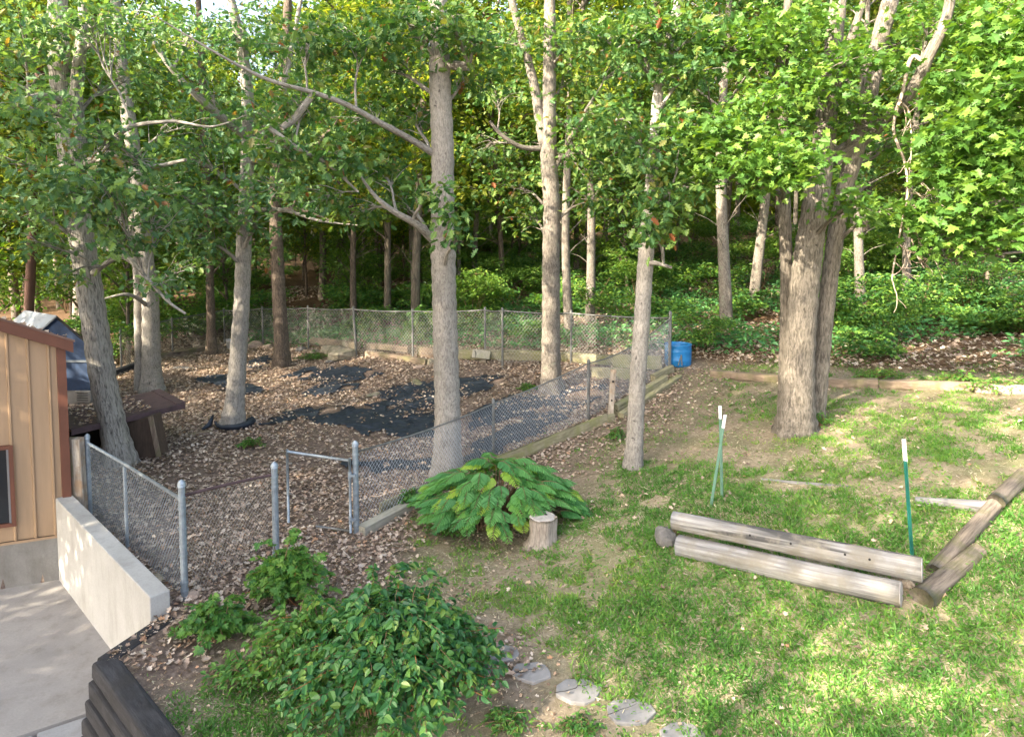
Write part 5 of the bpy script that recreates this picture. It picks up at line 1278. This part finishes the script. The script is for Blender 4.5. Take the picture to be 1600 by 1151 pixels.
# ------------------------------------------------------------------ leafy bushes
def arching_bush(name, label, c, rx, ry, h, nst, nl, lsize, lmat, T, cat='bush', stem='stem', red=0, droop=1.0, group=None):
    root = empty(name, c, label, cat, group); bm = MB(); rm2 = MB(); Ps = []; Yw = []; Tl = []
    for k in range(nst):
        a_ = U(0, 6.283); f_ = math.sqrt(U(0, 1)); ex = Vector((rx*f_*math.cos(a_), ry*f_*math.sin(a_), 0)); b0 = Vector((rx*.25*U(-1,1), ry*.25*U(-1,1), 0))
        hh = h*(1-.62*f_**2.2)*U(.72, 1.08); n_ = 9; path = []; dr = droop
        if random.random() < .13: hh *= U(1.15, 1.45); ex = ex*U(.9, 1.15); dr = droop*.3
        for i in range(n_+1):
            t_ = i/n_; p = b0.lerp(ex, t_**1.25); zz_ = hh*(1-(1-min(t_*1.45,1))**2)-dr*max(0, t_-.6)**2*hh*1.5; p = c+p; gz_ = c.z; path.append(Vector((p.x+U(-.012,.012), p.y+U(-.012,.012), gz_+max(zz_, .04))))
        (rm2 if random.random() < red else bm).sweep(path, np.linspace(.006, .002, n_+1), k=4, cap=False)
        pa = np.array([tuple(p) for p in path])
        m_ = nl; ts = np.linspace(.28, 1, m_)*n_; i_ = np.minimum(ts.astype(int), n_-1); fr = (ts-i_)[:, None]; q = pa[i_]*(1-fr)+pa[i_+1]*fr; d = pa[i_+1]-pa[i_]
        hd = np.arctan2(d[:, 1], d[:, 0]); Ps.append(q+RNG.normal(size=q.shape)*.008); sd = np.where(np.arange(m_)%2 == 0, 1, -1)
        Yw.append(hd+sd*RNG.uniform(.6, 1.2, m_)); Tl.append(RNG.uniform(-.35, .75, m_))
    P = np.vstack(Ps); bm.build('stems', M[stem], root)
    if rm2.V: rm2.build('red_stems', M['stem_red'], root)
    P[:, 2] = np.maximum(P[:, 2], zf(P[:, 0], P[:, 1])+.02)
    leaf_obj('foliage', P, lsize, T, lmat, root, tilt=np.concatenate(Tl), roll=.55, yaw=np.concatenate(Yw)+RNG.normal(0,.35,len(P))); return root
c = at(612, 1098); arching_bush('leafy_bush', 'large dark green arching bush in the foreground', c, 1.02, .92, .98, 380, 34, .066, M['bush'], T_OVATE, red=.14, droop=.55)
c = at(480, 1060); arching_bush('leafy_bush', 'lower left shoulder of bush with lighter leaves and reddish stems', c, .65, .55, .68, 130, 20, .06, M['weed'], T_OVATE, red=.2, droop=.5)
c = at(452, 945); arching_bush('bramble', 'light green bramble between big bush and gate post', c, .55, .35, .62, 90, 15, .075, M['weed'], T_MAPLE, cat='bramble', red=.1, droop=.4)
c = at(335, 1000); arching_bush('bramble', 'small light green bramble right of the concrete wall end', c, .42, .34, .38, 60, 14, .07, M['weed'], T_MAPLE, cat='bramble')
c = at(390, 1065); arching_bush('bramble', 'low bright green weeds left of the big bush', c, .45, .3, .22, 60, 12, .06, M['weed'], T_LEAF, cat='weeds')
c = at(700, 838); arching_bush('leafy_weed', 'small bushy weed at the left foot of the feathery plant', c, .35, .22, .25, 50, 14, .05, M['weed'], T_LEAF, cat='weeds')
c = at(640, 795); arching_bush('leafy_weed', 'weed sprouting beside the pale timber left of feathery plant', c, .22, .2, .3, 30, 12, .06, M['weed'], T_MAPLE, cat='weeds')
c = at(655, 540); arching_bush('leafy_weed', 'tall light weed growing through back fence left of central oak', c, .55, .4, .9, 50, 14, .12, M['weed'], T_MAPLE, cat='weeds')
c = at(800, 1135); arching_bush('leafy_weed', 'low clover like weeds below the first stepping stones', c, .3, .18, .12, 40, 10, .045, M['weed'], T_LEAF, cat='weeds')
c = at(905, 1140); arching_bush('leafy_weed', 'low weeds between third and fourth stepping stones', c, .22, .15, .1, 30, 10, .045, M['weed'], T_LEAF, cat='weeds')
for k, (u, v, lab) in enumerate(((1100,815,'tiny weed sprig draped over the upper front log'),(1056,822,'bright sprig at the left end of the upper front log'))):
    c = at(u, v+22); arching_bush('weed_sprig', lab, c, .12, .08, .3, 10, 8, .04, M['weed'], T_LEAF, cat='weeds')
for k, (u, v, s_, lab) in enumerate(((1380,592,.5,'weeds behind the pale edging timber middle right'),(1500,600,.5,'yellow green weeds on the right edging timbers'),(1560,612,.6,'weeds over the timber at the right frame edge'),(1345,600,.3,'small weed by the dark edging timber'),(492,562,.6,'yellow green low weeds right of brown barked tree'),(1282,668,.15,'tiny sprout at the foot of the big twin trunk'),(395,700,.3,'thin green sprouts in the yard leaves'),(825,612,.25,'small green weed left of the forked oak foot'),(962,688,.2,'little weed left of the thin leaning tree'))):
    c = at(u, v); arching_bush('leafy_weed', lab, c, s_, s_*.5, .22, int(60*s_)+10, 10, .06, M['weed'], T_LEAF, cat='weeds')
# feathery plant
c = at(778, 822); root = empty('feathery_plant', c, 'broad feathery leaved green plant at the foot of central oak', 'plant')
bm = MB(); Ps = []; Yw = []; Tl = []; Sz = []; Rn = []
for k in range(250):
    a_ = U(0, 6.283); f_ = math.sqrt(U(.0, 1)); b0 = c+V3((.98*f_*math.cos(a_), .6*f_*math.sin(a_), 0)); hz = .95*(1-.62*f_**2)*U(.7,1.05); head = a_+U(-.6,.6)
    p0 = b0+V3((0,0,hz)); L = U(.26,.40); lt = 1 if random.random() < .13 else 0; rnv = U(.8,1) if lt else U(0,.75); n_ = 8; path = []
    for i in range(n_+1):
        t_ = i/n_; path.append(p0+V3((math.cos(head)*L*t_, math.sin(head)*L*t_, .05*math.sin(t_*2)-.30*L*t_*t_*1.1)))
    if k % 3 == 0: bm.sweep([c+V3((U(-.3,.3), U(-.15,.15), 0)), (b0+c)*.5+V3((0,0,hz*.6)), p0], [.014,.01,.006], k=5)
    bm.sweep(path, np.linspace(.005,.002,n_+1), k=4, cap=False)
    pa = np.array([tuple(p) for p in path])
    for i in np.linspace(.8, n_, 12):
        j = min(int(i), n_-1); q = pa[j]*(1-(i-j))+pa[j+1]*(i-j); ll = .125*math.sin(math.pi*min(.95, .25+i/n_*.68))+.02
        for s_ in (-1, 1): Ps.append(q); Yw.append(head+s_*(1.15-.35*i/n_)); Tl.append(.25+U(-.1,.1)); Sz.append(ll); Rn.append(rnv+U(-.03,.03))
bm.build('stems', M['weed'] if False else M['stem'], root)
V, Fx, r = scatter(np.array(Ps)-np.array(tuple(c)), rot(np.array(Yw), np.array(Tl), RNG.normal(0,.15,len(Ps))), np.array(Sz), tmpl([(0,0),(.12,.2),(.145,.6),(.08,.9),(0,1)],.2,.2), np.clip(Rn,0,1))
link('fronds', raw_mesh('fronds', V, Fx, np.arange(len(Fx)//3)*3, M['frond'], False, fattr={'rnd': r}), root)
print('verts', sum(len(m_.vertices) for m_ in bpy.data.meshes))
